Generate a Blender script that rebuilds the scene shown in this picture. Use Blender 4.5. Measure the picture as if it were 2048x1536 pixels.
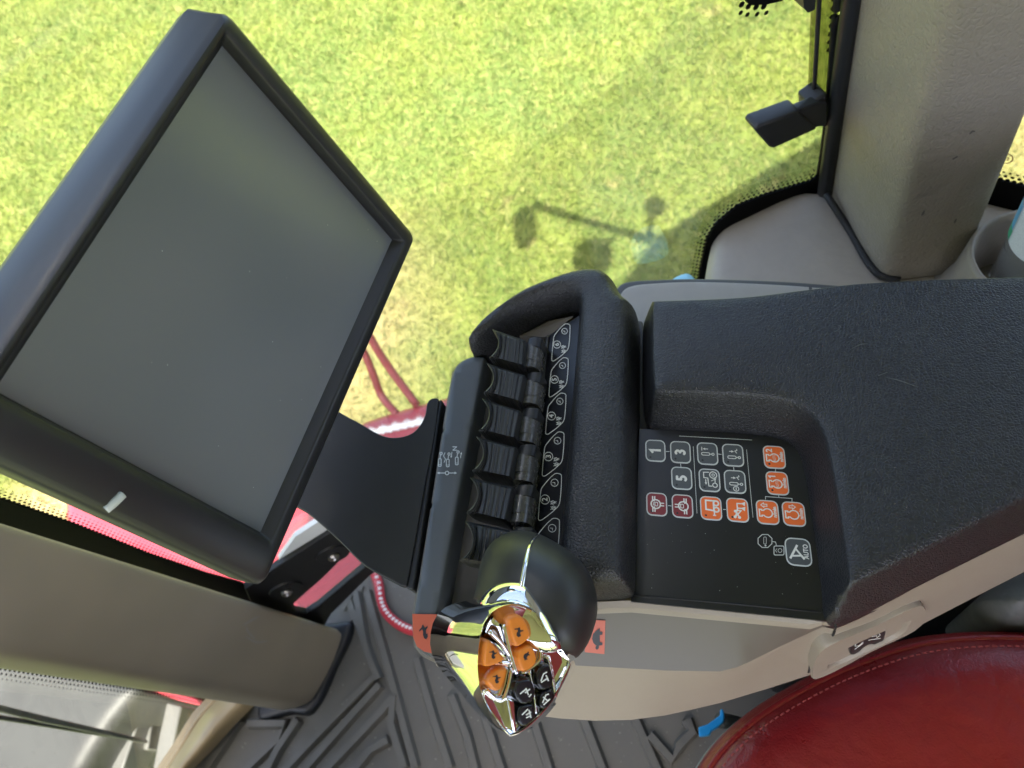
import bpy, bmesh, math, random
import numpy as np
from mathutils import Matrix, Vector
from mathutils.geometry import delaunay_2d_cdt
random.seed(7); rng = np.random.default_rng(7)
for o in list(bpy.data.objects): bpy.data.objects.remove(o)
S = bpy.context.scene
COL = S.collection
# ------------------------------------------------------------------ camera
F = 1538.0                                   # focal length in photo pixels (2048 wide)
CAM = np.array([0.0, 0.0, 1.30])             # 1.30 m above the cab floor
_d = np.array([1480 - 1024, -(1620 - 768), -F]); _d /= np.linalg.norm(_d)   # plumb line in camera axes
_up = -_d
_X = np.array([1., 0, 0]); _X -= _X @ _up * _up; _X /= np.linalg.norm(_X)
ROT = np.stack([_X, np.cross(_up, _X), _up])
cd = bpy.data.cameras.new('camera'); cam = bpy.data.objects.new('camera', cd); COL.objects.link(cam)
cd.sensor_width = 36; cd.lens = 36 * F / 2048; cd.clip_start = .02; cd.clip_end = 2000
M = Matrix([list(ROT[i]) + [CAM[i]] for i in range(3)] + [[0, 0, 0, 1]]); cam.matrix_world = M
cd.dof.use_dof = True; cd.dof.focus_distance = .47; cd.dof.aperture_fstop = 12.0
S.camera = cam
S.render.resolution_x, S.render.resolution_y = 1024, 768
# ------------------------------------------------------------------ light
SUN_EL = math.radians(63.5)
W = bpy.data.worlds.new('World'); S.world = W; W.use_nodes = True
nt = W.node_tree; bg = nt.nodes['Background']
sky = nt.nodes.new('ShaderNodeTexSky'); sky.sky_type = 'NISHITA'; sky.sun_disc = False
sky.sun_elevation = SUN_EL; sky.sun_rotation = math.pi; sky.dust_density = 4.0; sky.air_density = .75; sky.ozone_density = .6
nt.links.new(sky.outputs[0], bg.inputs[0]); bg.inputs[1].default_value = .15
sl = bpy.data.lights.new('sun', 'SUN'); sl.energy = 4.1; sl.angle = math.radians(.55); sl.color = (1, .95, .86)
so = bpy.data.objects.new('sun', sl); COL.objects.link(so)
SUND = Vector((0, math.cos(SUN_EL), -math.sin(SUN_EL)))
so.rotation_euler = SUND.to_track_quat('-Z', 'Y').to_euler(); so.location = (0, -3, 6)
S.view_settings.view_transform = 'Standard'; S.view_settings.look = 'None'
S.view_settings.exposure = 2.62; S.view_settings.gamma = 1
# ------------------------------------------------------------------ pixel -> place
def ray(px, py): return ROT @ np.array([px - 1024, -(py - 768), -F]) / F
def P(px, py, z):
    r = ray(px, py); return CAM + r * ((z - CAM[2]) / r[2])
def PL(px, py, o, n):
    r = ray(px, py); return CAM + r * (((o - CAM) @ n) / (r @ n))
def unit(v): v = np.array(v, float); return v / np.linalg.norm(v)
# ------------------------------------------------------------------ materials
def mat(name, col, rough=.5, metal=0, spec=.5, noise=None, bump=None, coat=0, trans=None, var=None):
    """noise/var: (scale, amount, col2); bump: list of (kind, scale, strength, dist)"""
    m = bpy.data.materials.new(name); m.use_nodes = True; t = m.node_tree; n = t.nodes; L = t.links
    b = n['Principled BSDF']
    b.inputs['Base Color'].default_value = (*col, 1); b.inputs['Roughness'].default_value = rough
    b.inputs['Metallic'].default_value = metal; b.inputs['Specular IOR Level'].default_value = spec
    if coat: b.inputs['Coat Weight'].default_value = coat; b.inputs['Coat Roughness'].default_value = .15
    tc = n.new('ShaderNodeTexCoord').outputs['Object']
    cur = None
    for (sc, amt, c2) in (var or []):
        nz = n.new('ShaderNodeTexNoise'); nz.inputs['Scale'].default_value = sc; nz.inputs['Detail'].default_value = 6 if sc > 15 else 1.5; nz.inputs['Roughness'].default_value = .65
        L.new(tc, nz.inputs['Vector'])
        rp = n.new('ShaderNodeMapRange'); rp.inputs[1].default_value = .42; rp.inputs[2].default_value = .72; rp.inputs[3].default_value = 0; rp.inputs[4].default_value = amt
        L.new(nz.outputs['Fac'], rp.inputs[0])
        mx = n.new('ShaderNodeMix'); mx.data_type = 'RGBA'
        L.new(rp.outputs[0], mx.inputs['Factor'])
        if cur is None: mx.inputs['A'].default_value = (*col, 1)
        else: L.new(cur, mx.inputs['A'])
        mx.inputs['B'].default_value = (*c2, 1); cur = mx.outputs['Result']
    if cur is not None: L.new(cur, b.inputs['Base Color'])
    if noise:
        nz = n.new('ShaderNodeTexNoise'); nz.inputs['Scale'].default_value = noise[0]; nz.inputs['Detail'].default_value = 5
        L.new(tc, nz.inputs['Vector'])
        rp = n.new('ShaderNodeMapRange'); rp.inputs[1].default_value = .3; rp.inputs[2].default_value = .7
        rp.inputs[3].default_value = max(0, rough - noise[1]); rp.inputs[4].default_value = min(1, rough + noise[1])
        L.new(nz.outputs['Fac'], rp.inputs[0]); L.new(rp.outputs[0], b.inputs['Roughness'])
    prev = None
    for (kind, sc, st, dist) in (bump or []):
        if kind == 'leather':
            nz = n.new('ShaderNodeTexNoise'); nz.inputs['Scale'].default_value = sc * .5; nz.inputs['Detail'].default_value = 2
            L.new(tc, nz.inputs['Vector'])
            sub = n.new('ShaderNodeVectorMath'); sub.operation = 'SCALE'; sub.inputs['Scale'].default_value = .9 / sc
            L.new(nz.outputs['Color'], sub.inputs[0])
            ad = n.new('ShaderNodeVectorMath'); ad.operation = 'ADD'; L.new(tc, ad.inputs[0]); L.new(sub.outputs[0], ad.inputs[1])
            v = n.new('ShaderNodeTexVoronoi'); v.feature = 'DISTANCE_TO_EDGE'; v.inputs['Scale'].default_value = sc
            L.new(ad.outputs[0], v.inputs['Vector'])
            rp = n.new('ShaderNodeMapRange'); rp.interpolation_type = 'SMOOTHSTEP'; rp.inputs[1].default_value = 0; rp.inputs[2].default_value = .28
            L.new(v.outputs['Distance'], rp.inputs[0]); h = rp.outputs[0]
        else:
            nz = n.new('ShaderNodeTexNoise'); nz.inputs['Scale'].default_value = sc; nz.inputs['Detail'].default_value = 3
            L.new(tc, nz.inputs['Vector']); h = nz.outputs['Fac']
        bp = n.new('ShaderNodeBump'); bp.inputs['Strength'].default_value = st; bp.inputs['Distance'].default_value = dist
        L.new(h, bp.inputs['Height'])
        if prev is not None: L.new(prev, bp.inputs['Normal'])
        prev = bp.outputs['Normal']
    if prev is not None: L.new(prev, b.inputs['Normal'])
    return m
def glass(name, tint=(1, 1, 1), rough=0.02, refl=1.0):
    m = bpy.data.materials.new(name); m.use_nodes = True; t = m.node_tree; n = t.nodes; L = t.links
    n.remove(n['Principled BSDF'])
    tr = n.new('ShaderNodeBsdfTransparent'); tr.inputs[0].default_value = (*tint, 1)
    gl = n.new('ShaderNodeBsdfGlossy'); gl.inputs['Roughness'].default_value = rough
    fr = n.new('ShaderNodeFresnel'); fr.inputs[0].default_value = 1.45
    mu = n.new('ShaderNodeMath'); mu.operation = 'MULTIPLY'; mu.inputs[1].default_value = refl; L.new(fr.outputs[0], mu.inputs[0])
    mx = n.new('ShaderNodeMixShader'); L.new(mu.outputs[0], mx.inputs[0]); L.new(tr.outputs[0], mx.inputs[1]); L.new(gl.outputs[0], mx.inputs[2])
    L.new(mx.outputs[0], n['Material Output'].inputs[0]); return m
DUST = (.09, .085, .075)
M_ = dict(
    leather=mat('black_leather', (.0125, .0125, .0130), .42, spec=.5, bump=[('leather', 400, .38, .0009), ('n', 2600, .2, .0002)], var=[(30, .25, (.03, .03, .031)), (300, .12, DUST)]),
    armleather=mat('armrest_leather', (.0098, .0102, .0118), .40, spec=.5, bump=[('leather', 480, .36, .0008), ('n', 3000, .2, .0002)], var=[(22, .2, (.028, .028, .03)), (260, .10, DUST)]),
    plastic=mat('black_plastic', (.014, .0145, .016), .45, bump=[('n', 2500, .15, .0002)], var=[(25, .25, (.03, .03, .03))]),
    bezel=mat('monitor_plastic', (.016, .0165, .018), .40, bump=[('n', 2200, .15, .0002)], var=[(18, .3, (.03, .029, .027))]),
    satin=mat('satin_rubber', (.022, .0215, .021), .46, var=[(60, .3, (.03, .029, .027))], bump=[('n', 3000, .05, .0001)]),
    gloss=mat('worn_black', (.075, .073, .07), .24, noise=(300, .1), var=[(250, .5, (.10, .10, .098))]),
    key=mat('keypad_film', (.006, .0068, .0095), .30, noise=(40, .02)),
    strip=mat('blue_grey_strip', (.070, .077, .080), .42, bump=[('n', 3000, .12, .0001)], var=[(30, .3, (.08, .088, .09))]),
    lever=mat('lever_rubber', (.021, .0212, .021), .42, noise=(80, .06), var=[(50, .35, (.038, .037, .035))]),
    taupe=mat('taupe_plastic', (.275, .232, .178), .5, bump=[('n', 3200, .25, .0002)], var=[(20, .35, (.24, .20, .152)), (700, .12, (.14, .12, .1))]),
    taupedk=mat('grey_taupe_plastic', (.115, .100, .080), .48, bump=[('n', 3200, .2, .0002)], var=[(16, .3, (.10, .087, .07))]),
    recess=mat('dark_taupe', (.075, .067, .057), .55, bump=[('n', 2500, .2, .0002)]),
    trim=mat('trim_vinyl', (.28, .25, .208), .52, bump=[('n', 900, .3, .0007), ('n', 160, .25, .0015)], var=[(9, .4, (.22, .20, .175)), (60, .25, (.2, .18, .15))]),
    pillar=mat('pillar_vinyl', (.225, .197, .152), .5, bump=[('leather', 210, .30, .0012), ('n', 700, .25, .0006), ('n', 55, .5, .003)], var=[(7, .35, (.21, .19, .155)), (45, .18, (.18, .16, .13))]),
    pillar2=mat('smooth_pillar_vinyl', (.28, .232, .168), .5, bump=[('n', 1400, .2, .0003), ('n', 60, .12, .001)], var=[(9, .35, (.19, .165, .122))]),
    tray=mat('tray_grey', (.30, .285, .255), .6, bump=[('n', 2500, .2, .0002)], var=[(40, .3, (.22, .215, .2))]),
    traydk=mat('tray_rim', (.05, .05, .05), .5),
    chrome=mat('chrome', (.92, .92, .92), .045, metal=1),
    orange=mat('orange_key', (.70, .21, .018), .38, var=[(300, .25, (.55, .15, .012))]),
    orangel=mat('orange_label', (.50, .095, .04), .45, bump=[('n', 3000, .1, .0001)]),
    orangeb=mat('orange_button', (.80, .15, .025), .38),
    redb=mat('red_button', (.19, .012, .018), .38),
    greyb=mat('grey_button', (.065, .075, .08), .38),
    white=mat('white_print', (.72, .73, .68), .5),
    pale=mat('pale_print', (.55, .58, .56), .5),
    blackp=mat('black_print', (.012, .012, .014), .5),
    blackkey=mat('black_key', (.008, .008, .008), .25),
    red=mat('red_leather', (.215, .0095, .012), .33, spec=.5, noise=(30, .06), bump=[('leather', 330, .16, .0007), ('leather', 48, .22, .0012), ('n', 30, .2, .005)], var=[(12, .4, (.165, .007, .010)), (200, .10, (.30, .04, .04))]),
    stitch=mat('seat_thread', (.27, .035, .032), .7),
    skirt=mat('seat_skirt', (.26, .28, .255), .7, var=[(25, .4, (.2, .21, .19))]),
    mat_=mat('rubber_mat', (.098, .092, .078), .6, noise=(30, .12), bump=[('n', 1200, .25, .0006)], var=[(5, .5, (.10, .095, .08)), (60, .35, (.13, .118, .096))]),
    blackm=mat('black_metal', (.008, .008, .008), .5),
    frit=mat('black_frit', (.004, .004, .004), .6, spec=.08),
    seal=mat('rubber_seal', (.011, .012, .014), .42, bump=[('n', 600, .2, .0004)]),
    paint=mat('red_paint', (.27, .028, .036), .3, coat=.3, var=[(8, .3, (.33, .06, .066))]),
    rail=mat('dark_red_paint', (.22, .03, .03), .4),
    steel=mat('bolt_steel', (.45, .42, .38), .3, metal=1),
    alu=mat('grey_steel', (.10, .10, .095), .5, var=[(30, .5, (.065, .062, .055)), (200, .3, (.05, .048, .042))]),
    hood=mat('dusty_hood', (.034, .034, .031), .55, var=[(10, .6, (.02, .019, .017)), (300, .3, (.075, .072, .066))], bump=[('n', 300, .15, .001)]),
    tan=mat('tan_vinyl', (.30, .225, .12), .35, var=[(14, .5, (.2, .145, .075))]),
    rope=mat('red_rope', (.48, .03, .045), .7), ropew=mat('white_rope', (.75, .7, .68), .7),
    blue=mat('blue_plastic', (.02, .36, .80), .35), lblue=mat('light_blue_cloth', (.25, .52, .66), .7),
    screen=mat('screen_film', (.135, .146, .156), .18, spec=.7, var=[(6, .5, (.20, .20, .20))]),  # lifted grey and pale clouds put smudges and hazy reflection into the colour
    head=mat('headliner', (.48, .46, .42), .8),
    body=mat('cab_shell', (.02, .02, .02), .5),
    dusty=mat('dusty_black', (.06, .06, .055), .6, var=[(50, .6, (.13, .125, .11))]),
    label=mat('bottle_label', (.80, .84, .86), .4, var=[(900, .5, (.35, .4, .42))]), labelb=mat('label_blue', (.15, .45, .72), .4), labelg=mat('label_green', (.05, .42, .22), .4),
    seam=mat('dark_gap', (.006, .006, .006), .7),
    glassm=glass('window_glass', (.97, .985, .96), .02, .32), tintg=glass('tinted_strip', (.66, .68, .50), .1, .4),
    pet=None)
def petmat():
    m = mat('clear_plastic', (.95, .97, .98), .04); b = m.node_tree.nodes['Principled BSDF']
    b.inputs['Transmission Weight'].default_value = .9; b.inputs['IOR'].default_value = 1.35; return m
M_['pet'] = petmat()
# ------------------------------------------------------------------ object helpers
def tag(o, label=None, cat=None, group=None, kind=None):
    if label: o['label'] = label
    if cat: o['category'] = cat
    if group: o['group'] = group
    if kind: o['kind'] = kind
    return o
def thing(name, loc, label, cat, group=None):
    o = bpy.data.objects.new(name, None); COL.objects.link(o); o.location = Vector(loc); o.empty_display_size = .02
    return tag(o, label, cat, group)
def adopt(o, parent):
    if parent is not None:
        o.parent = parent
        p, q = parent, Matrix.Identity(4)
        while p is not None: q = Matrix.Translation(p.location) @ q if p.type == 'EMPTY' else q; p = p.parent
        o.matrix_parent_inverse = q.inverted() if parent.type == 'EMPTY' else Matrix.Identity(4)
    return o
def mesh(name, V, Fc, mats, parent=None, smooth=True, fm=None, sub=0, bev=0, auto=None):
    me = bpy.data.meshes.new(name); me.from_pydata([tuple(map(float, v)) for v in V], [], [tuple(map(int, f)) for f in Fc])
    if not isinstance(mats, (list, tuple)): mats = [mats]
    for m in mats: me.materials.append(M_[m] if isinstance(m, str) else m)
    if fm is not None: me.polygons.foreach_set('material_index', list(fm))
    b = bmesh.new(); b.from_mesh(me); bmesh.ops.recalc_face_normals(b, faces=b.faces); b.to_mesh(me); b.free()
    if smooth:
        me.polygons.foreach_set('use_smooth', [True] * len(me.polygons))
        if auto is not None: me.set_sharp_from_angle(angle=math.radians(auto))
    o = bpy.data.objects.new(name, me); COL.objects.link(o)
    if bev:
        mo = o.modifiers.new('bevel', 'BEVEL'); mo.width = bev; mo.segments = 3; mo.limit_method = 'ANGLE'; mo.angle_limit = math.radians(35)
        for p in me.polygons: p.use_smooth = True
        me.set_sharp_from_angle(angle=math.radians(60))
    if sub:
        mo = o.modifiers.new('sub', 'SUBSURF'); mo.levels = sub; mo.render_levels = sub
    return adopt(o, parent)
def crom(pts, n=8, closed=True):
    """Catmull-Rom through points (rows of any width)"""
    p = np.array(pts, float); N = len(p); out = []
    for i in range(N if closed else N - 1):
        a, b, c, d = (p[(i - 1) % N], p[i], p[(i + 1) % N], p[(i + 2) % N]) if closed else (p[max(i - 1, 0)], p[i], p[i + 1], p[min(i + 2, N - 1)])
        # centripetal-like damping for uneven spacing
        L1 = np.linalg.norm((c - b)[:2]) + 1e-9
        m1 = (c - a); m1 = m1 / (np.linalg.norm(m1[:2]) + 1e-9) * L1
        m2 = (d - b); m2 = m2 / (np.linalg.norm(m2[:2]) + 1e-9) * L1
        if not closed and i == 0: m1 = c - b
        if not closed and i == N - 2: m2 = c - b
        for k in range(n):
            t = k / n; t2, t3 = t * t, t * t * t
            out.append((2 * t3 - 3 * t2 + 1) * b + (t3 - 2 * t2 + t) * m1 + (-2 * t3 + 3 * t2) * c + (t3 - t2) * m2)
    if not closed: out.append(p[-1])
    return np.array(out)
def seglen(poly, step):
    out = []
    N = len(poly)
    for i in range(N):
        a, b = poly[i], poly[(i + 1) % N]; k = max(1, int(np.ceil(np.linalg.norm(b - a) / step)))
        for j in range(k): out.append(a + (b - a) * j / k)
    return np.array(out)
def distpoly(pts, poly):
    a = poly; b = np.roll(poly, -1, 0); d = b - a; dd = (d ** 2).sum(1) + 1e-18
    best = np.full(len(pts), 1e9)
    for s in range(0, len(pts), 2000):
        q = pts[s:s + 2000][:, None, :] - a[None]
        t = np.clip((q * d).sum(2) / dd, 0, 1)
        best[s:s + 2000] = np.sqrt((((q - t[..., None] * d) ** 2).sum(2)).min(1))
    return best
def inside(pts, poly):
    x, y = pts[:, 0], pts[:, 1]; c = np.zeros(len(pts), bool); a = poly; b = np.roll(poly, -1, 0)
    for (x1, y1), (x2, y2) in zip(a, b):
        if y1 == y2: continue
        m = ((y1 > y) != (y2 > y)) & (x < (x2 - x1) * (y - y1) / (y2 - y1) + x1); c ^= m
    return c
def dome(name, xy, zb, H, r, mats, parent=None, zbot=None, crown=0, cw=.05, step=.006, prof='round', frame=None, bottom=True, wob=0):
    """raised cushion over a flat outline: height follows the distance to the outline. frame=(o,U,V,N) for tilted ones"""
    poly = seglen(np.array(xy, float)[:, :2], step)
    area = .5 * np.sum(poly[:, 0] * np.roll(poly[:, 1], -1) - np.roll(poly[:, 0], -1) * poly[:, 1])
    if area < 0: poly = poly[::-1]
    nb = len(poly)
    tng = np.roll(poly, -1, 0) - np.roll(poly, 1, 0); tng /= np.linalg.norm(tng, axis=1)[:, None] + 1e-12
    nrm = np.stack([-tng[:, 1], tng[:, 0]], 1)
    pts = [poly]
    for k in ((.06, .2, .4, .65, 1.0) if prof != 'slant' else (.1, .4, .7, .78, .86, .93, 1.0)):
        q = poly + nrm * r * k; q = q[inside(q, poly)]; dq = distpoly(q, poly); q = q[dq > r * k * .93]; pts.append(q)
    lo, hi = poly.min(0), poly.max(0); g = max(step, r * .5)
    gx, gy = np.meshgrid(np.arange(lo[0], hi[0], g), np.arange(lo[1], hi[1], g)); q = np.stack([gx.ravel(), gy.ravel()], 1)
    q = q[inside(q, poly)]
    if len(q): q = q[distpoly(q, poly) > r * 1.3]
    pts.append(q); pts = np.concatenate(pts)
    vv, ee, ff, *_ = delaunay_2d_cdt([Vector(p) for p in pts], [(i, (i + 1) % nb) for i in range(nb)], [], 1, 1e-7)
    vv = np.array([[v.x, v.y] for v in vv]); d = distpoly(vv, poly); t = np.clip(d / r, 0, 1)
    h = np.sqrt(np.clip(1 - (1 - t) ** 2, 0, 1)) if prof == 'round' else t * t * (3 - 2 * t)
    if prof == 'slant':                       # straight flank with a tight rounded shoulder
        k_ = .16; u_ = t * 1.12; h = np.where(u_ < 1 - k_, u_, np.where(u_ < 1 + k_, u_ - (u_ - 1 + k_) ** 2 / (4 * k_), 1.0)); h = np.minimum(h, 1.0) / max(1e-9, min(1.0, 1.12 - (1.12 - 1 + k_) ** 2 / (4 * k_)))
    z = zb + H * h + crown * (1 - np.exp(-np.clip(d - r * .5, 0, 9) / cw))
    if wob: z = z + wob * np.sin(vv[:, 0] * 31 + 1) * np.sin(vv[:, 1] * 27) * np.clip(d / .03, 0, 1)
    V = np.concatenate([vv, z[:, None]], 1)
    Fc = [tuple(f) for f in ff]
    if zbot is not None:
        cnt = {}
        for f in Fc:
            for i in range(len(f)):
                e = (f[i], f[(i + 1) % len(f)]); cnt.setdefault(tuple(sorted(e)), []).append(e)
        be = [v[0] for v in cnt.values() if len(v) == 1]; idx = {}
        V = list(map(tuple, V))
        for e in be:
            for i in e:
                if i not in idx: idx[i] = len(V); V.append((V[i][0], V[i][1], zbot))
        for a, b in be: Fc.append((b, a, idx[a], idx[b]))
        V = np.array(V)
    if frame is not None:
        o, U, Vv, N = frame; V = o + V[:, :1] * U + V[:, 1:2] * Vv + V[:, 2:3] * N
    return mesh(name, V, Fc, mats, parent)
def pxy(pts, z=None, n=6, closed=True):
    """pixel outline [(px,py[,z])] -> smooth world xy"""
    w = [P(p[0], p[1], p[2] if len(p) > 2 else z)[:2] for p in pts]
    return crom(w, n, closed) if n else np.array(w)
def prism(name, xy, z0, z1, mats, parent=None, bev=0, smooth=False, frame=None):
    xy = np.array(xy)[:, :2]; N = len(xy)
    V = np.array([(x, y, z1) for x, y in xy] + [(x, y, z0) for x, y in xy])
    Fc = [tuple(range(N)), tuple(range(2 * N - 1, N - 1, -1))] + [(i, N + i, N + (i + 1) % N, (i + 1) % N) for i in range(N)]
    if frame is not None:
        o, U, Vv, Nn = frame; V = o + V[:, :1] * U + V[:, 1:2] * Vv + V[:, 2:3] * Nn
    return mesh(name, V, Fc, mats, parent, smooth=smooth or bev > 0, bev=bev, auto=40)
def loft(name, rings, mats, parent=None, closed=True, cap0=True, cap1=True, sub=0, fm=None, auto=None):
    R_ = [np.array(r) for r in rings]; n = len(R_[0]); V = np.concatenate(R_); Fc = []
    for k in range(len(R_) - 1):
        for i in range(n if closed else n - 1):
            j = (i + 1) % n; Fc.append((k * n + i, k * n + j, (k + 1) * n + j, (k + 1) * n + i))
    if cap0: Fc.append(tuple(range(n - 1, -1, -1)))
    if cap1: Fc.append(tuple((len(R_) - 1) * n + i for i in range(n)))
    return mesh(name, V, Fc, mats, parent, sub=sub, fm=fm, auto=auto)
def tube(name, pts, r, mats, parent=None, seg=10, n=6, fm=None, closed=False):
    p = crom(pts, n, closed) if n else np.array(pts, float)
    rings = []; T = np.gradient(p, axis=0); up = np.array([0, 0, 1.])
    for i, q in enumerate(p):
        t = unit(T[i]); a = np.cross(t, up); a = unit(a) if np.linalg.norm(a) > 1e-3 else np.array([1., 0, 0]); b = np.cross(t, a)
        rr = r[i] if hasattr(r, '__len__') else r
        rings.append([q + rr * (math.cos(k * 2 * math.pi / seg) * a + math.sin(k * 2 * math.pi / seg) * b) for k in range(seg)])
    return loft(name, rings, mats, parent)
def box(name, c, s, mats, parent=None, bev=.001, axes=None):
    A = np.eye(3) if axes is None else np.array(axes)
    V = [np.array(c) + A.T @ (np.array([x, y, z]) * np.array(s) / 2) for x in (-1, 1) for y in (-1, 1) for z in (-1, 1)]
    Fc = [(0, 1, 3, 2), (4, 6, 7, 5), (0, 4, 5, 1), (2, 3, 7, 6), (0, 2, 6, 4), (1, 5, 7, 3)]
    return mesh(name, V, Fc, mats, parent, bev=bev)
from mathutils.bvhtree import BVHTree
def caster(o):
    me = o.data; bv = BVHTree.FromPolygons([v.co.copy() for v in me.vertices], [tuple(p.vertices) for p in me.polygons])
    def f(px, py, h=0):
        d = Vector(ray(px, py)); hit, n, i, t = bv.ray_cast(Vector(CAM), d.normalized())
        if hit is None: return None
        if n.dot(d) > 0: n = -n
        return np.array(hit + n * h)
    return f
# ------------------------------------------------------------------ flat print (lines, letters, symbols)
_txt = {}
def glyphs(s):
    if s not in _txt:
        c = bpy.data.curves.new('t', 'FONT'); c.body = s; c.align_x = 'CENTER'; c.align_y = 'CENTER'; c.resolution_u = 3
        o = bpy.data.objects.new('t', c); COL.objects.link(o)
        dg = bpy.context.evaluated_depsgraph_get(); me = bpy.data.meshes.new_from_object(o.evaluated_get(dg))
        _txt[s] = (np.array([v.co[:2] for v in me.vertices]), [tuple(p.vertices) for p in me.polygons])
        bpy.data.objects.remove(o); bpy.data.meshes.remove(me)
    return _txt[s]
class Art:
    def __init__(self): self.V = []; self.F = []; self.m = []; self.k = 0
    def _add(self, v, f, m):
        b = len(self.V); self.k += 1
        self.V += [(x, y, self.k * 6e-6) for x, y in v]; self.F += [tuple(b + i for i in q) for q in f]; self.m += [m] * len(f)
    def fill(self, poly, m=0): self._add(poly, [tuple(range(len(poly)))], m); return self
    def line(self, pts, w, m=0, closed=False):
        p = np.array(pts, float)
        if closed: p = np.concatenate([p, p[:1]])
        n = len(p); L = []; R_ = []
        for i in range(n):
            if closed: a, b = p[(i - 1) % (n - 1)], p[(i + 1) % (n - 1)] if i < n - 1 else p[1]
            else: a, b = p[max(i - 1, 0)], p[min(i + 1, n - 1)]
            d1 = p[i] - a; d2 = b - p[i]
            l1, l2 = np.linalg.norm(d1), np.linalg.norm(d2)
            t = (d1 / l1 if l1 > 1e-9 else 0) + (d2 / l2 if l2 > 1e-9 else 0); t = t / (np.linalg.norm(t) + 1e-9)
            nn = np.array([-t[1], t[0]]); c = 1.0
            if l1 > 1e-9 and l2 > 1e-9: c = max(.5, abs(np.dot(nn, [-d1[1] / l1, d1[0] / l1])))
            L.append(p[i] + nn * w / 2 / c); R_.append(p[i] - nn * w / 2 / c)
        self._add(L + R_, [(i, i + 1, n + i + 1, n + i) for i in range(n - 1)], m); return self
    def circ(self, c, r, w, m=0, n=18): return self.line([(c[0] + r * math.cos(a), c[1] + r * math.sin(a)) for a in np.linspace(0, 2 * math.pi, n, endpoint=False)], w, m, True)
    def disc(self, c, r, m=0, n=12): return self.fill([(c[0] + r * math.cos(a), c[1] + r * math.sin(a)) for a in np.linspace(0, 2 * math.pi, n, endpoint=False)], m)
    def text(self, s, c, h, m=0, rot=0, sx=1, bold=0):
        v, f = glyphs(s); v = v * h / .72 * np.array([sx, 1]); cr, sr = math.cos(rot), math.sin(rot)
        offs = [(0, 0)] if not bold else [(-bold, 0), (bold, 0), (0, bold), (0, -bold)]
        for ox, oy in offs: self._add([(c[0] + ox + x * cr - y * sr, c[1] + oy + x * sr + y * cr) for x, y in v], f, m)
        return self
    def arrow(self, a, b, w, h, m=0):
        a, b = np.array(a, float), np.array(b, float); t = unit(b - a); n = np.array([-t[1], t[0]])
        self.line([a, b - t * h * .8], w, m); return self.fill([b, b - t * h + n * h * .5, b - t * h - n * h * .5], m)
    def make(self, name, mp, mats, parent=None, off=0):
        """mp maps (x,y,h) to world"""
        return mesh(name, [mp(x, y, h + off) for x, y, h in self.V], self.F, mats, parent, smooth=False, fm=self.m)
def rrect(w, h, r, n=4, c=(0, 0)):
    out = []
    for (sx, sy, a0) in ((1, 1, 0), (-1, 1, 90), (-1, -1, 180), (1, -1, 270)):
        for k in range(n + 1):
            a = math.radians(a0 + 90 * k / n); out.append((c[0] + sx * (w / 2 - r) + r * math.cos(a), c[1] + sy * (h / 2 - r) + r * math.sin(a)))
    return out
RABBIT = [(-.5, -.25), (-.42, -.02), (-.2, .12), (.05, .1), (.18, .2), (.02, .5), (.12, .52), (.3, .26), (.45, .2), (.5, .08), (.34, -.02), (.28, -.12), (.42, -.36), (.32, -.4), (.12, -.2), (-.12, -.22), (-.1, -.38), (-.34, -.4), (-.4, -.3)]
TURTLE = [(-.5, -.16), (-.36, .04), (-.2, .2), (.02, .25), (.22, .18), (.34, .02), (.46, .08), (.54, 0), (.48, -.1), (.34, -.12), (.32, -.3), (.2, -.3), (.16, -.16), (-.16, -.16), (-.18, -.3), (-.3, -.3), (-.34, -.16)]
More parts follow.
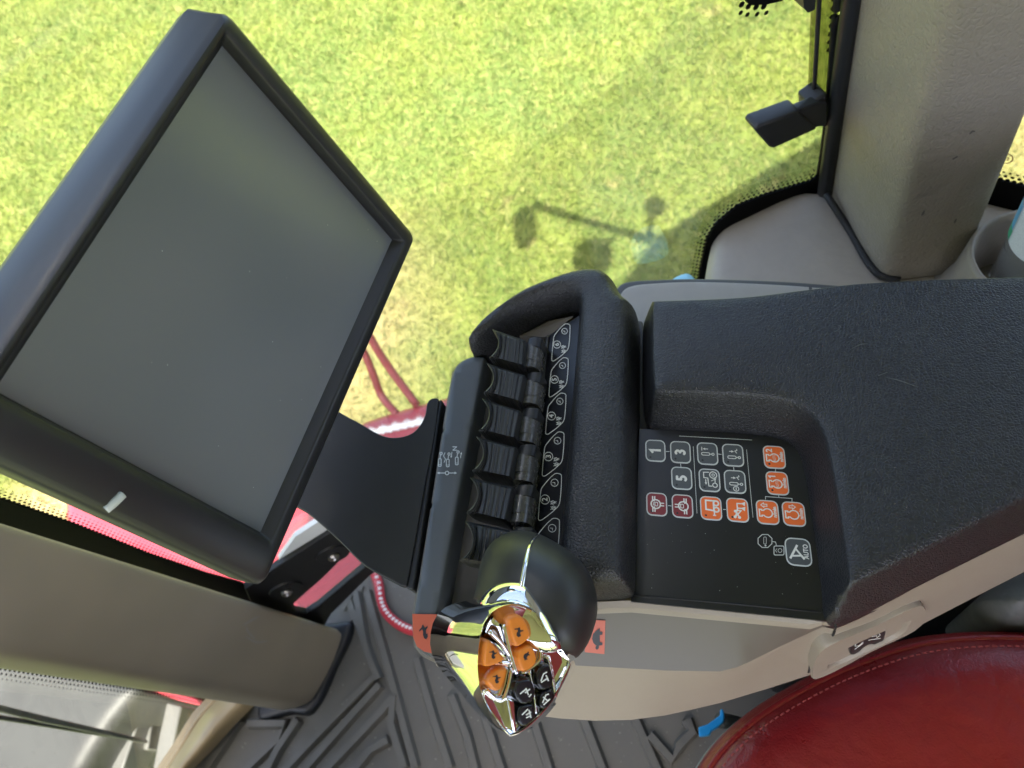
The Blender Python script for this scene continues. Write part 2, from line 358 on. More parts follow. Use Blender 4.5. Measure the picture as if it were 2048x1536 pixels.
# ================================================================== THE SETTING OUTSIDE
GZ = -1.50                                                  # lawn level below the cab floor
def grass_material(name, blade):
    m = bpy.data.materials.new(name); m.use_nodes = True; t = m.node_tree; n = t.nodes; L = t.links; b = n['Principled BSDF']
    b.inputs['Roughness'].default_value = .75 if not blade else .6; b.inputs['Specular IOR Level'].default_value = .2
    tc = n.new('ShaderNodeTexCoord').outputs['Object']
    def noise(sc, det=5, rough=.6):
        q = n.new('ShaderNodeTexNoise'); q.inputs['Scale'].default_value = sc; q.inputs['Detail'].default_value = det; q.inputs['Roughness'].default_value = rough
        L.new(tc, q.inputs['Vector']); return q.outputs['Fac']
    def rng_(v, a, b_, lo=0, hi=1):
        q = n.new('ShaderNodeMapRange'); q.interpolation_type = 'SMOOTHSTEP'; q.inputs[1].default_value = a; q.inputs[2].default_value = b_; q.inputs[3].default_value = lo; q.inputs[4].default_value = hi; L.new(v, q.inputs[0]); return q.outputs[0]
    def mix(f, A, B):
        q = n.new('ShaderNodeMix'); q.data_type = 'RGBA'; L.new(f, q.inputs['Factor'])
        for k, v in (('A', A), ('B', B)):
            if isinstance(v, tuple): q.inputs[k].default_value = (*v, 1)
            else: L.new(v, q.inputs[k])
        return q.outputs['Result']
    def near(c, r0, r1):
        q = n.new('ShaderNodeVectorMath'); q.operation = 'DISTANCE'; L.new(tc, q.inputs[0]); q.inputs[1].default_value = (*c, GZ)
        return rng_(q.outputs['Value'], r0, r1, 1, 0)
    def mx(a, b_):
        q = n.new('ShaderNodeMath'); q.operation = 'MAXIMUM'; L.new(a, q.inputs[0]); L.new(b_, q.inputs[1]); return q.outputs[0]
    g = mix(rng_(noise(3.2), .38, .66), (.150, .180, .036), (.095, .132, .026))
    g = mix(rng_(noise(1.1), .45, .7), g, (.10, .14, .034))
    g = mix(rng_(noise(26, 3), .52, .72), g, (.21, .22, .07))
    g = mix(rng_(noise(60, 2), .55, .75), g, (.065, .10, .024))
    g = mix(rng_(noise(5.5, 6), .60, .76, 0, .8), g, (.24, .20, .085))
    dirt = mix(rng_(noise(9), .35, .65), (.30, .215, .11), (.245, .17, .083))
    dirt = mix(rng_(noise(60, 3), .5, .7), dirt, (.36, .29, .16))
    fac = mx(near((2.6, 2.3), .6, 1.7), mx(near((-2.1, 2.0), .35, 1.3), near((-.9, 5.2), .15, .55)))
    fac = mx(fac, near((-2.4, .9), .5, 1.2))
    nz = noise(4); q = n.new('ShaderNodeMath'); q.operation = 'MULTIPLY'; L.new(fac, q.inputs[0]); L.new(rng_(nz, .3, .55, .55, 1), q.inputs[1])
    c = mix(q.outputs[0], g, dirt)
    if blade:
        ge = n.new('ShaderNodeNewGeometry').outputs['Random Per Island']
        c = mix(rng_(ge, .55, .95, 0, .75), c, (.26, .255, .085)); c = mix(rng_(ge, .45, .05, 0, .75), c, (.036, .070, .013))
    else:
        dk = n.new('ShaderNodeMix'); dk.data_type = 'RGBA'; dk.blend_type = 'MULTIPLY'; dk.inputs['Factor'].default_value = 1; L.new(c, dk.inputs['A']); dk.inputs['B'].default_value = (.8, .8, .75, 1); c = dk.outputs['Result']
    L.new(c, b.inputs['Base Color'])
    if not blade:
        bp = n.new('ShaderNodeBump'); bp.inputs['Strength'].default_value = .6; bp.inputs['Distance'].default_value = .02; L.new(noise(45, 4), bp.inputs['Height']); L.new(bp.outputs[0], b.inputs['Normal'])
    else:
        b.inputs['Subsurface Weight'].default_value = 0
        tr = n.new('ShaderNodeBsdfTranslucent'); L.new(c, tr.inputs[0]); ms = n.new('ShaderNodeMixShader'); ms.inputs[0].default_value = .3
        L.new(b.outputs[0], ms.inputs[1]); L.new(tr.outputs[0], ms.inputs[2]); L.new(ms.outputs[0], n['Material Output'].inputs[0])
    return m
G1 = grass_material('lawn_soil', False); G2 = grass_material('grass_blades', True)
tag(mesh('ground', [(-400, -400, GZ), (400, -400, GZ), (400, 400, GZ), (-400, 400, GZ)], [(0, 1, 2, 3)], G1, smooth=False), kind='structure')
def grass():
    N = 360000
    # denser toward the near side, only in the sector the windows open on
    x = rng.uniform(-6.5, 3.6, N); y = rng.uniform(.9, 7.0, N)
    keep = (y > .25 + .0 * x) & (y < 1.9 - .95 * (x - 3.0)); x, y = x[keep], y[keep]
    dirt = np.clip(1.3 - np.hypot(x - 2.6, y - 2.3) / 1.3, 0, 1) + np.clip(1.2 - np.hypot(x + 2.1, y - 2.0) / 1.0, 0, 1) + np.clip(1.2 - np.hypot(x + .9, y - 5.2) / .45, 0, 1) + np.clip(1.2 - np.hypot(x + 2.4, y - .9) / .9, 0, 1)
    keep = rng.random(len(x)) > np.clip(dirt, 0, .93); x, y = x[keep], y[keep]; n = len(x)
    a = rng.uniform(0, 2 * np.pi, n); h = rng.uniform(.015, .045, n); w = rng.uniform(.0022, .0045, n); ln = rng.uniform(.4, 1.6, n) * h; b = rng.uniform(0, 2 * np.pi, n)
    V = np.zeros((n, 3, 3)); V[:, 0] = np.stack([x + w * np.cos(a), y + w * np.sin(a), np.full(n, GZ)], 1); V[:, 1] = np.stack([x - w * np.cos(a), y - w * np.sin(a), np.full(n, GZ)], 1)
    V[:, 2] = np.stack([x + ln * np.cos(b), y + ln * np.sin(b), GZ + h], 1)
    me = bpy.data.meshes.new('lawn_grass'); me.vertices.add(3 * n); me.vertices.foreach_set('co', V.ravel()); me.loops.add(3 * n); me.loops.foreach_set('vertex_index', np.arange(3 * n, dtype=np.int32))
    me.polygons.add(n); me.polygons.foreach_set('loop_start', np.arange(0, 3 * n, 3, dtype=np.int32)); me.update(); me.validate(); me.materials.append(G2)
    o = bpy.data.objects.new('lawn_grass', me); COL.objects.link(o)
    tag(o, 'short bright green lawn grass outside the side window', 'grass', kind='stuff')
grass()
# ------------------------------------------------------------------ cab shell: roof, floor
GA = np.array([.165, .625, 0]); GB = np.array([-.665, .300, 0])          # side glass line, seen from above
gdir = unit(GA - GB); gn = unit(np.cross(gdir, [0, 0, 1.]));              # inward normal
if gn[1] > 0: gn = -gn
roofxy = [(.95, 1.12), (-.06, .585), (-.20, .39), (-.42, .14), (-1.0, .06), (-1.0, -1.15), (.95, -1.15)]  # roof out of view, outline shaped to place the shade on lawn and cab
rf = prism('cab_roof', roofxy, 1.72, 1.9, 'body', bev=.03); tag(rf, kind='structure')
tag(prism('headliner', [(x * .97, y * .97) for x, y in roofxy], 1.69, 1.715, 'head', rf), kind='structure')
for nm, xy_, z0_, z1_, m_ in (('cab_wall', [(.86, -.86), (.94, -.86), (.94, .60), (.86, .56)], 0, .98, 'trim'), ('cab_wall', [(-.55, -.92), (.86, -.92), (.86, -.86), (-.55, -.86)], -.05, .52, 'trim'),
                          ('cab_post', [(.80, -.92), (.94, -.92), (.94, -.78), (.80, -.78)], .52, 1.69, 'taupe'), ('cab_post', [(.80, .44), (.94, .46), (.94, .62), (.80, .58)], .98, 1.69, 'taupe'), ('cab_post', [(-.98, -.70), (-.86, -.74), (-.86, -.56), (-.98, -.54)], 0, 1.69, 'body'), ('cab_post', [(-.02, -.92), (.08, -.92), (.08, -.87), (-.02, -.87)], .52, 1.69, 'body'),
                          ('dashboard', [(-.90, -.46), (-.52, -.40), (-.50, -.16), (-.62, -.10), (-.90, -.08)], .01, .82, 'taupedk'), ('door_rail', [(-.86, -.90), (.8, -.92), (.8, -.88), (-.86, -.86)], .86, .92, 'body'), ('window_header', [(-.30, .30), (.9, .95), (.9, .80), (-.30, .15)], 1.56, 1.69, 'head'), ('window_header', [(.84, -.8), (.92, -.8), (.92, .5), (.84, .5)], 1.54, 1.69, 'head'), ('window_header', [(-.9, -.92), (.8, -.92), (.8, -.84), (-.9, -.84)], 1.54, 1.69, 'head')):
    tag(prism(nm, xy_, z0_, z1_, m_, bev=.01), kind='structure')  # unseen cab parts, added to darken and break up the reflections inside
FLZ = 0.0
fl = prism('floor', [(-.672, .292), (-.66, .36), (-.60, .43), (.165, .618), (.7, .65), (.7, -.8), (-.98, -.75), (-.90, .16), (-.80, .262)], -.06, 0, 'mat_'); tag(fl, kind='structure')
def ridge(pts, w=.010, h=.005, name='floor_rib'):
    xy = np.array([P(a, b, 0)[:2] for a, b in pts]); 
    T = np.gradient(xy, axis=0); T /= np.linalg.norm(T, axis=1)[:, None]; N = np.stack([-T[:, 1], T[:, 0]], 1); V = []; Fc = []
    for i in range(len(xy)):
        for (s, z) in ((-1, -.002), (-.55, h), (.55, h), (1, -.002)): V.append((*(xy[i] + N[i] * s * w / 2), z))
    for i in range(len(xy) - 1):
        for k in range(3): Fc.append((4 * i + k, 4 * i + k + 1, 4 * i + 5 + k, 4 * i + 4 + k))
    mesh(name, V, Fc, 'mat_', fl, smooth=False)
prism('floor_edge', pxy([(636, 1206), (700, 1160), (726, 1172), (700, 1250), (650, 1262)], .006, 0), .001, .006, 'mat_', fl)
RIBN = 0
for r_ in [[(736, 1184), (783, 1352), (833, 1536)], [(835, 1318), (870, 1440), (902, 1536)], [(905, 1392), (935, 1470), (958, 1560)], [(930, 1304), (977, 1451), (1015, 1570)],
           [(1021, 1290), (1071, 1447), (1110, 1570)], [(1110, 1280), (1170, 1442), (1215, 1560)], [(1200, 1280), (1269, 1434), (1330, 1570)], [(1375, 1440), (1386, 1464), (1360, 1490), (1345, 1520), (1300, 1470)],
           [(616, 1536), (700, 1440), (763, 1370)], [(520, 1600), (620, 1490), (757, 1350), (700, 1200)], [(790, 1392), (770, 1420), (660, 1536)], [(790, 1392), (786, 1450), (812, 1536)],
           [(780, 1480), (745, 1500), (712, 1540)], [(690, 1220), (716, 1188), (735, 1300), (760, 1360)], [(500, 1448), (575, 1448), (560, 1480), (500, 1536)], [(485, 1440), (420, 1536)],
           [(600, 1440), (560, 1500), (530, 1560)]]:
    RIBN += 1; ridge(r_, w=.020, h=.0085 + .00025 * RIBN)
# ------------------------------------------------------------------ glazing
def wallframe(A_, n_): return (A_, gdir, np.array([0, 0, 1.]), n_)
def GL(px, py, off=0.0):
    """pixel -> (s,z) on the side glass, off metres to the inside"""
    q = PL(px, py, GA + gn * off, gn); return ((q - GA) @ gdir, q[2])
def strip2(name, a, b, mats, parent, frame, th=.004):
    """band between two pixel polylines already in frame coords"""
    poly = list(a) + list(b)[::-1]
    return prism(name, poly, 0, th, mats, parent, frame=frame)
win = thing('side_window', GA, 'large clear side window with black dotted border, lawn seen through it', 'window')
fr_ = wallframe(GA, gn)
prism('pane', [(-.90, -.02), (.02, -.02), (.02, 1.66), (-.90, 1.66)], -.0075, -.0025, 'glassm', win, frame=fr_)
def dots(name, line, out, rows, sp, r0, parent, frame, h=.0012):
    """rows of printed dots fading away from a border line; out = +1/-1 side"""
    p = np.array(line, float); seg = np.linalg.norm(np.diff(p, axis=0), axis=1); L = np.concatenate([[0], np.cumsum(seg)]); V = []; Fc = []
    o, U, Vv, N = frame
    for k in range(rows):
        r = r0 * (1 - .22 * k); n = int(L[-1] / sp)
        for i in range(n):
            s = (i + .5 * (k % 2)) * sp; j = min(np.searchsorted(L, s, 'right') - 1, len(seg) - 1); t = (s - L[j]) / (seg[j] + 1e-9)
            c = p[j] + (p[j + 1] - p[j]) * t; d = (p[j + 1] - p[j]) / (seg[j] + 1e-9); c = c + np.array([-d[1], d[0]]) * out * (k * sp * .8 + r0 * .5)
            b = len(V); V += [o + U * (c[0] + r * math.cos(a)) + Vv * (c[1] + r * math.sin(a)) + N * h for a in np.arange(6) * math.pi / 3]; Fc.append(tuple(range(b, b + 6)))
    tag(mesh(name, V, Fc, 'frit', parent, smooth=False), kind='stuff')
# border next to the front pillar
up_ = [GL(*q) for q in [(-60, 975), (0, 994), (150, 1046), (300, 1106), (412, 1144), (487, 1164)]]
lo_ = [GL(*q) for q in [(-60, 1060), (0, 1070), (150, 1110), (300, 1160), (412, 1200), (520, 1240)]]
strip2('printed_border', up_, lo_, 'frit', win, fr_, .003)
dots('border_dots', up_, 1, 4, .0060, .0024, win, fr_)
# lower frame with the two bolts and the long slot
bar = [GL(*q) for q in [(487, 1164), (560, 1114), (645, 1058), (760, 985), (800, 1010), (688, 1097), (640, 1145), (599, 1181), (583, 1196), (590, 1210), (612, 1214), (634, 1200), (722, 1126), (800, 1060), (810, 1085), (735, 1140), (660, 1215), (635, 1260), (520, 1240)]]
prism('lower_frame', bar, 0, .012, 'blackm', win, frame=fr_, bev=.002)
for q in [(662, 1093), (569, 1164)]:
    s, z = GL(*q); c = GA + gdir * s + np.array([0, 0, z]); ang = np.linspace(0, 2 * math.pi, 20, endpoint=False)
    ring = lambda r, h: [c + gn * h + r * (math.cos(a) * gdir + math.sin(a) * np.array([0, 0, 1.])) for a in ang]
    b_ = loft('washer', [ring(.026, .012), ring(.025, .0155), ring(.016, .016)], 'blackm', win, auto=30)
    loft('bolt', [ring(.0085, .016), ring(.0085, .020), ring(.006, .0225), ring(.0035, .022), ring(.003, .019)], 'steel', b_)
prism('edge_moulding', [GL(*q) for q in [(556, 1112), (589, 1066), (632, 1038), (700, 995), (712, 1010), (647, 1056)]], -.002, .006, 'white', win, frame=fr_)
# border next to the sill trim and the side pillar
ou = [GL(*q) for q in [(1690, -60), (1683, 0), (1672, 100), (1652, 200), (1640, 300), (1632, 350), (1618, 360), (1532, 386), (1474, 408), (1430, 445), (1412, 474), (1397, 547), (1390, 600)]]
inn = [GL(*q) for q in [(1740, -60), (1733, 0), (1720, 100), (1707, 200), (1690, 300), (1680, 420), (1640, 440), (1560, 460), (1520, 480), (1490, 510), (1470, 540), (1450, 580), (1440, 620)]]
strip2('printed_border', ou, inn, 'frit', win, fr_, .003)
dots('border_dots', ou[5:], -1, 4, .0060, .0022, win, fr_)
dots('border_dots', ou[:3], -1, 2, .009, .0035, win, fr_)
# tinted edge panel with its black wire and the latch
tint_ = [GL(*q, .004) for q in [(1624, -60), (1622, 0), (1614, 222), (1652, 210), (1676, 0), (1680, -60)]]
prism('tinted_edge_panel', tint_, .004, .007, 'tintg', win, frame=fr_)
w3 = lambda s, z, h: GA + gdir * s + np.array([0, 0, z]) + gn * h
tube('latch_wire', [w3(*GL(*q, .012), .012) for q in [(1640, -60), (1638, 0), (1634, 80), (1630, 150), (1628, 188), (1634, 198), (1646, 209)]], .0022, 'blackp', win, n=4)
tube('edge_seal', [w3(*GL(*q, .008), .008) for q in [(1684, -60), (1672, 20), (1668, 60), (1662, 150), (1655, 215)]], .0035, 'blackp', win, n=4)
prism('top_stop', [GL(*q) for q in [(1488, -30), (1490, 2), (1500, 6), (1530, 4), (1560, -3), (1565, -30)]], 0, .004, 'frit', win, frame=fr_)
dots('border_dots', [GL(*q) for q in [(1484, 4), (1505, 10), (1530, 8), (1560, 0)]], -1, 2, .008, .003, win, fr_)
prism('top_clip', [GL(*q) for q in [(1580, -30), (1582, -8), (1590, 2), (1604, -4), (1606, -30)]], 0, .02, 'plastic', win, frame=fr_)
lt = thing('window_latch', w3(*GL(1652, 230), 0), 'small black angled latch handle sticking out beside the padded side pillar', 'latch')
lo = [GL(*q, .03) for q in [(1508, 256), (1514, 249), (1593, 221), (1596, 222), (1633, 207), (1655, 205), (1655, 250), (1633, 256), (1545, 291), (1538, 290)]]
prism('handle_plate', lo, .018, .030, 'plastic', lt, frame=fr_, bev=.0025)
prism('handle_grip', [GL(*q, .03) for q in [(1506, 257), (1513, 248), (1595, 218), (1632, 255), (1545, 294), (1537, 292)]], .012, .033, 'plastic', lt, frame=fr_, bev=.003)
prism('hinge_plate', [GL(*q, .03) for q in [(1625, 215), (1660, 190), (1660, 262), (1630, 256)]], .002, .026, 'plastic', lt, frame=fr_, bev=.003)
# rear side glass beyond the pillar
rwin = thing('rear_side_window', (.6, .66, .6), 'rear side window beside the cup holder, bare tan earth seen through it', 'window')
RA = P(1980, 386, .578) * np.array([1, 1, 0]); rd = unit((P(2048, 402, .578) - P(1980, 386, .578)) * np.array([1, 1, 0])); rn = unit(np.cross(rd, [0, 0, 1.])); rn = rn if rn[1] < 0 else -rn; rfr = (RA, rd, np.array([0, 0, 1.]), rn)
def RG(px, py): q = PL(px, py, RA, rn); return ((q - RA) @ rd, q[2])
prism('pane', [(-.06, .3), (.62, .3), (.62, 1.66), (-.06, 1.66)], -.0075, -.0025, 'glassm', rwin, frame=rfr)
ru = [RG(*q) for q in [(1950, 345), (1985, 354), (2020, 362), (2060, 372), (2200, 405)]]
strip2('printed_border', ru, [RG(*q) for q in [(1950, 430), (1980, 436), (2048, 452), (2200, 500)]], 'frit', rwin, rfr, .003)
dots('border_dots', ru, 1, 3, .0062, .0025, rwin, rfr)
ar = Art(); c0 = RG(2011, 316); ar.circ((0, 0), .0066, .0011); ar.text('E1', (0, 0), .0052, rot=math.pi)
c1 = RG(2010, 297); ar.text('h', (c1[0] - c0[0], c1[1] - c0[1]), .008, rot=math.pi)
ar.make('glass_mark', lambda x, y, h: RA + rd * (c0[0] + x) + np.array([0, 0, 1.]) * (c0[1] + y) + rn * (.0005 + h), 'rail', rwin)
# windscreen
ws = thing('windscreen', (-.76, -.2, .1), 'front windscreen with black dotted border below the smooth front pillar', 'windscreen')
WA = np.array([-.905, .20, 0]); wd = unit([-.06, -1, 0]); wn = unit(np.cross([0, 0, 1.], wd)); wn = wn if wn[0] > 0 else -wn; wfr = (WA, wd, np.array([0, 0, 1.]), wn)
def WS(px, py, off=0): q = PL(px, py, WA + wn * off, wn); return ((q - WA) @ wd, q[2])
prism('pane', [(-.03, .0), (.9, .0), (.9, 1.66), (-.03, 1.66)], -.0075, -.0025, 'glassm', ws, frame=wfr)
wl = [WS(*q) for q in [(-60, 1314), (0, 1324), (137, 1347), (273, 1369), (350, 1384), (410, 1400)]]
strip2('printed_border', wl, [WS(*q) for q in [(-60, 1270), (0, 1280), (137, 1310), (273, 1330), (350, 1340), (410, 1360)]], 'frit', ws, wfr, .003)
dots('border_dots', wl, 1, 4, .0075, .0030, ws, wfr)
wp = thing('wiper', w3(0, 0, 0), 'long black wiper lying across the dusty windscreen', 'wiper'); wp.location = (-.76, .0, .3)
for nm, a, b, h in (('blade', [(-60, 1397), (0, 1410), (80, 1430), (290, 1479)], [(-60, 1410), (0, 1424), (80, 1444), (290, 1487)], -.02), ('arm', [(-60, 1420), (0, 1430), (90, 1444), (215, 1470)], [(-60, 1432), (0, 1440), (90, 1454), (212, 1474)], -.04)):
    prism(nm, [WS(*q, h) for q in a] + [WS(*q, h) for q in b[::-1]], h - .006, h + .006, 'dusty' if nm == 'blade' else 'plastic', wp, frame=wfr, bev=.002)
# ------------------------------------------------------------------ things outside
hz = -.12
hd = thing('front_hood', P(100, 1450, hz), 'dusty dark grey hood panel in front of the windscreen under the wiper', 'hood')
dome('panel', pxy([(-260, 1290), (0, 1300), (273, 1366), (225, 1440), (165, 1536), (140, 1620), (-260, 1700)], hz, 3), hz - .03, .03, .03, 'hood', hd, zbot=hz - .25)
prism('red_corner', pxy([(182, 1506), (186, 1516), (155, 1532), (166, 1508)], hz - .1, 0), hz - .16, hz - .10, 'paint', hd)
for nm, pts, lab, z in (('steel_beam', [(290, 1376), (297, 1382), (275, 1450), (258, 1500), (243, 1545), (198, 1545), (222, 1485), (243, 1438)], 'broad pale grey steel beam with pointed end seen through the windscreen', -.2),
                     ('steel_beam', [(303, 1380), (317, 1384), (303, 1450), (295, 1500), (285, 1500), (291, 1440)], 'thin grey steel bar between the pointed beam and the wide beam', -.24),
                     ('steel_beam', [(333, 1404), (363, 1412), (350, 1470), (333, 1545), (304, 1545), (318, 1470)], 'wide weathered grey steel beam beside the tan trim at the windscreen', -.22)):
    o = prism(nm, pxy(pts, z, 0), z - .08, z, 'alu', bev=.004); tag(o, lab, 'beam', 'grey beams outside the windscreen')
tag(prism('undertray', pxy([(150, 1350), (470, 1370), (430, 1560), (90, 1600)], -.45, 0), -.5, -.45, 'dusty'), 'dark dirty undertray below the grey beams outside the windscreen', 'undertray')
tag(prism('red_marker_plate', pxy([(284, 1370), (383, 1388), (408, 1413), (360, 1402), (322, 1389)], -.18, 0), -.21, -.18, 'paint', bev=.004), 'small pink red plate touching the grey beams under the dotted border', 'plate')
fz = -.42
rp = thing('red_tank', P(760, 880, fz), 'red painted tank with worn white lettering stripe below the window', 'tank')
dome('shell', pxy([(120, 985), (300, 1040), (500, 1010), (600, 915), (700, 845), (790, 812), (880, 788), (960, 778), (960, 1000), (820, 1150), (640, 1290), (470, 1300), (240, 1130)], fz, 3), fz - .04, .04, .06, 'paint', rp, zbot=fz - .5, step=.03)
ar = Art()
for k in range(26):
    t = k / 25; x = 735 + 125 * t; y = 866 - 28 * t; ar.line([(x - 4, y + 7 + 3 * math.sin(k * 2.1)), (x, y - 6 - 3 * math.sin(k * 1.3)), (x + 3, y + 6), (x + 7, y - 4 + 2 * math.sin(k))], 3.2)
ar.make('worn_white_stripe', lambda x, y, h: P(x, y, fz + .004 + h), 'white', rp)
for q, r_, lab in (([(690, 655), (725, 700), (745, 745), (762, 790), (795, 830)], .011, 'bent red hand rail arching close to the monitor edge'), ([(700, 600), (752, 695), (785, 745), (835, 812)], .011, 'straight red hand rail slanting over the lawn onto the red tank')):
    tag(tube('hand_rail', [P(a, b, fz - .02 + .25 * max(0, (800 - b) / 200)) for a, b in q], r_, 'rail'), lab, 'rail', 'red rails on the tank')
# mirrors outside: they stand above the picture and throw the shadows on the lawn
def back(px, py, z):
    g = P(px, py, GZ); s = np.array(SUND); return g + s * ((z - GZ) / s[2])
mr = thing('side_mirror', back(1300, 480, 1.45), 'tall black side mirror on an arm outside the cab, its shadow on the lawn', 'mirror')
ax_ = back(1300, 480, 1.45); mc = back(1050, 455, 1.25)
tube('mirror_arm', [ax_, back(1180, 445, 1.42), back(1066, 410, 1.42)], .022, 'body', mr)
def ell(c, rx, ry, rz): 
    V = []; Fc = []; nu, nv = 16, 9
    for i in range(nv):
        ph = math.pi * (i + .5) / nv
        for j in range(nu): a = 2 * math.pi * j / nu; V.append(np.array(c) + np.array([rx * math.sin(ph) * math.cos(a), ry * math.sin(ph) * math.sin(a), rz * math.cos(ph)]))
    for i in range(nv - 1):
        for j in range(nu): Fc.append((i * nu + j, i * nu + (j + 1) % nu, (i + 1) * nu + (j + 1) % nu, (i + 1) * nu + j))
    Fc.append(tuple(range(nu))); Fc.append(tuple((nv - 1) * nu + j for j in range(nu))); return V, Fc
mesh('mirror_head', *ell(mc, .062, .09, .21), 'body', mr)
mr2 = thing('wide_angle_mirror', back(1190, 520, 1.3), 'rounded black wide angle mirror under the mirror arm outside the cab', 'mirror'); mesh('mirror_head', *ell(back(1185, 515, 1.3), .095, .08, .18), 'body', mr2)
tube('mirror_arm', [back(1185, 515, 1.36), back(1230, 475, 1.43)], .015, 'body', mr2)
lm = thing('work_lamp', back(1310, 415, 1.5), 'round black work lamp on a short stalk outside the cab roof', 'lamp'); mesh('lamp_head', *ell(back(1310, 413, 1.5), .055, .055, .07), 'body', lm)
tube('lamp_stalk', [back(1308, 418, 1.47), back(1302, 445, 1.46), back(1300, 475, 1.45)], .016, 'body', lm)
# ================================================================== CAB INSIDE
# padded side pillar (plumb)
bz = .58
pf = crom([P(1658, 392, bz)[:2], P(1668, 410, bz)[:2], P(1742, 530, bz)[:2], P(1766, 555, bz)[:2], P(1798, 560, bz)[:2], P(1905, 546, bz)[:2], P(1922, 538, bz)[:2], (.285, .49), (.29, .63), (.22, .665), (.195, .645)], 5)
bp = thing('side_pillar', (.22, .54, bz), 'thick padded taupe vinyl pillar standing on the grey side shelf', 'pillar')
zs = [bz - .006, bz, bz + .02, .7, .82, .95, 1.1, 1.3, 1.5, 1.69]; cen = pf.mean(0)
loft('padding', [[(*(cen + (q - cen) * (.93 if k == 0 else .985 if k == 1 else 1)), z) for q in pf] for k, z in enumerate(zs)], 'pillar', bp, auto=60)
tube('door_seal', [(*(P(1652, 372, .60)[:2]), z) for z in np.linspace(.59, 1.68, 9)], .0085, 'seal', bp, n=0)
# front pillar
fp = thing('front_pillar', P(660, 1330, 0), 'smooth taupe front pillar rising from the rubber floor toward the windscreen', 'pillar')
def pl(b, t, z): b, t = np.array(b), np.array(t); k = (z - b[2]) / (t[2] - b[2]); return b + (t - b) * k
eA = (P(694, 1256, .012), P(0, 1030, .75)); eB = (P(622, 1413, .012), P(0, 1309, .66))
rings = []
for z in [.012, .03, .08, .2, .35, .5, .65, .8, 1.0, 1.2, 1.45, 1.69]:
    a = pl(*eA, z); b = pl(*eB, z); u = unit(b - a); w = np.array([-1., -.1, 0]); sft = .94 if z < .02 else 1
    c = (a + b) / 2
    loop = [a + u * .022, a + u * .006 + w * .006, a + w * .022, a + w * .06 + u * .0, a + w * .085 + u * .02, b + w * .085 - u * .02, b + w * .05, b + w * .022, b - u * .006 + w * .006, b - u * .022, c + np.array([.004, 0, 0])]
    loop = crom(loop, 4); rings.append([(*((c + (q - c) * sft)[:2]), z) for q in loop])
loft('padding', rings, 'pillar2', fp, auto=60)
a, b = eA[0], eB[0]; u = unit(b - a)
dome('foot_seal', crom([(a - u * .008)[:2] + [.006, 0], (a - u * .012)[:2] + [-.03, 0], (a - u * .01)[:2] + [-.1, 0], (b + u * .01)[:2] + [-.1, 0], (b + u * .012)[:2] + [-.03, 0], (b + u * .010)[:2] + [.006, 0], ((a + b) / 2)[:2] + [.012, 0]], 5), .001, .014, .008, 'seal', fp, zbot=-.001)
# tan trim at the foot of the windscreen
tn = thing('tan_trim', P(450, 1450, .02), 'sunlit tan vinyl kick panel curving up to the windscreen corner', 'trim')
L_ = crom([(436, 1392), (402, 1430), (365, 1488), (328, 1545), (300, 1600)], 4, False); R_ = crom([(512, 1408), (470, 1450), (425, 1500), (382, 1545), (350, 1600)], 4, False)
rows = []
for i in range(len(L_)):
    row = []
    for t in np.linspace(0, 1, 9):
        q = L_[i] * (1 - t) + R_[i] * t; row.append(P(q[0], q[1], .03 + .05 * math.sin(math.pi * t) * (.6 + .4 * i / len(L_)) * (1 if t > .1 else 1)))
    rows.append(row)
loft('panel', rows, 'tan', tn, closed=False, cap0=False, cap1=False)
tube('piping', [P(q[0], q[1], .032) for q in L_], .004, 'tan', tn, n=0)
prism('backing', [P(q[0], q[1], .0)[:2] for q in L_] + [P(q[0], q[1], .0)[:2] for q in R_[::-1]], .001, .025, 'tan', tn)
# side shelf + cup holder
sz = .575
sh = thing('side_shelf', P(1560, 500, sz), 'dusty grey moulded shelf running along under the side windows', 'shelf')
def gx(px, py, off): q = PL(px, py, GA + gn * off, gn); return q
tp = [(1645, 380, .565), (1600, 383, .565), (1545, 395, .563), (1496, 411, .56), (1450, 434, .558), (1430, 460, .556), (1420, 498, .553), (1410, 552, .55), (1400, 640, .545), (1380, 760, .54)]
xy = [P(a, b, z)[:2] for a, b, z in tp]
dome('moulding', np.concatenate([crom(xy, 5, False), [(.10, .20), (.84, .2), (RA + rd * .60)[:2], (RA - rd * .04)[:2], (.20, .64), (.168, .625)]]), .545, .032, .022, 'trim', sh, zbot=.05, step=.012)
cc = P(2062, 520, .64); an = np.linspace(0, 2 * math.pi, 40, endpoint=False)
rg = lambda r, z: [(cc[0] + r * math.cos(a), cc[1] + r * math.sin(a), z) for a in an]
tag(loft('cup_holder', [rg(.075, .574), rg(.066, .58), rg(.0585, .60), rg(.0545, .63), rg(.053, .645), rg(.0505, .6505), rg(.0475, .6485), rg(.0455, .640), rg(.043, .60), rg(.042, .579)], 'trim', sh, cap1=False), None)
mesh('holder_floor', [(cc[0] + .0425 * math.cos(a), cc[1] + .0425 * math.sin(a), .5805) for a in an], [tuple(range(40))], 'taupedk', sh, smooth=False)
tag(tube('shelf_seam', [P(1652, 388, .602), P(1700, 462, .585), P(1752, 545, .583), P(1800, 562, .582)], .004, 'seam', sh, n=4), None)
bt = thing('water_bottle', (cc[0] + .006, cc[1] - .003, .581), 'clear plastic water bottle with white label standing in the cup holder', 'bottle')
b0 = np.array([cc[0] + .006, cc[1] - .003])
def br(r, z, n=48, rib=0): return [(b0[0] + (r + rib * math.cos(9 * a)) * math.cos(a), b0[1] + (r + rib * math.cos(9 * a)) * math.sin(a), z) for a in np.linspace(0, 2 * math.pi, n, endpoint=False)]
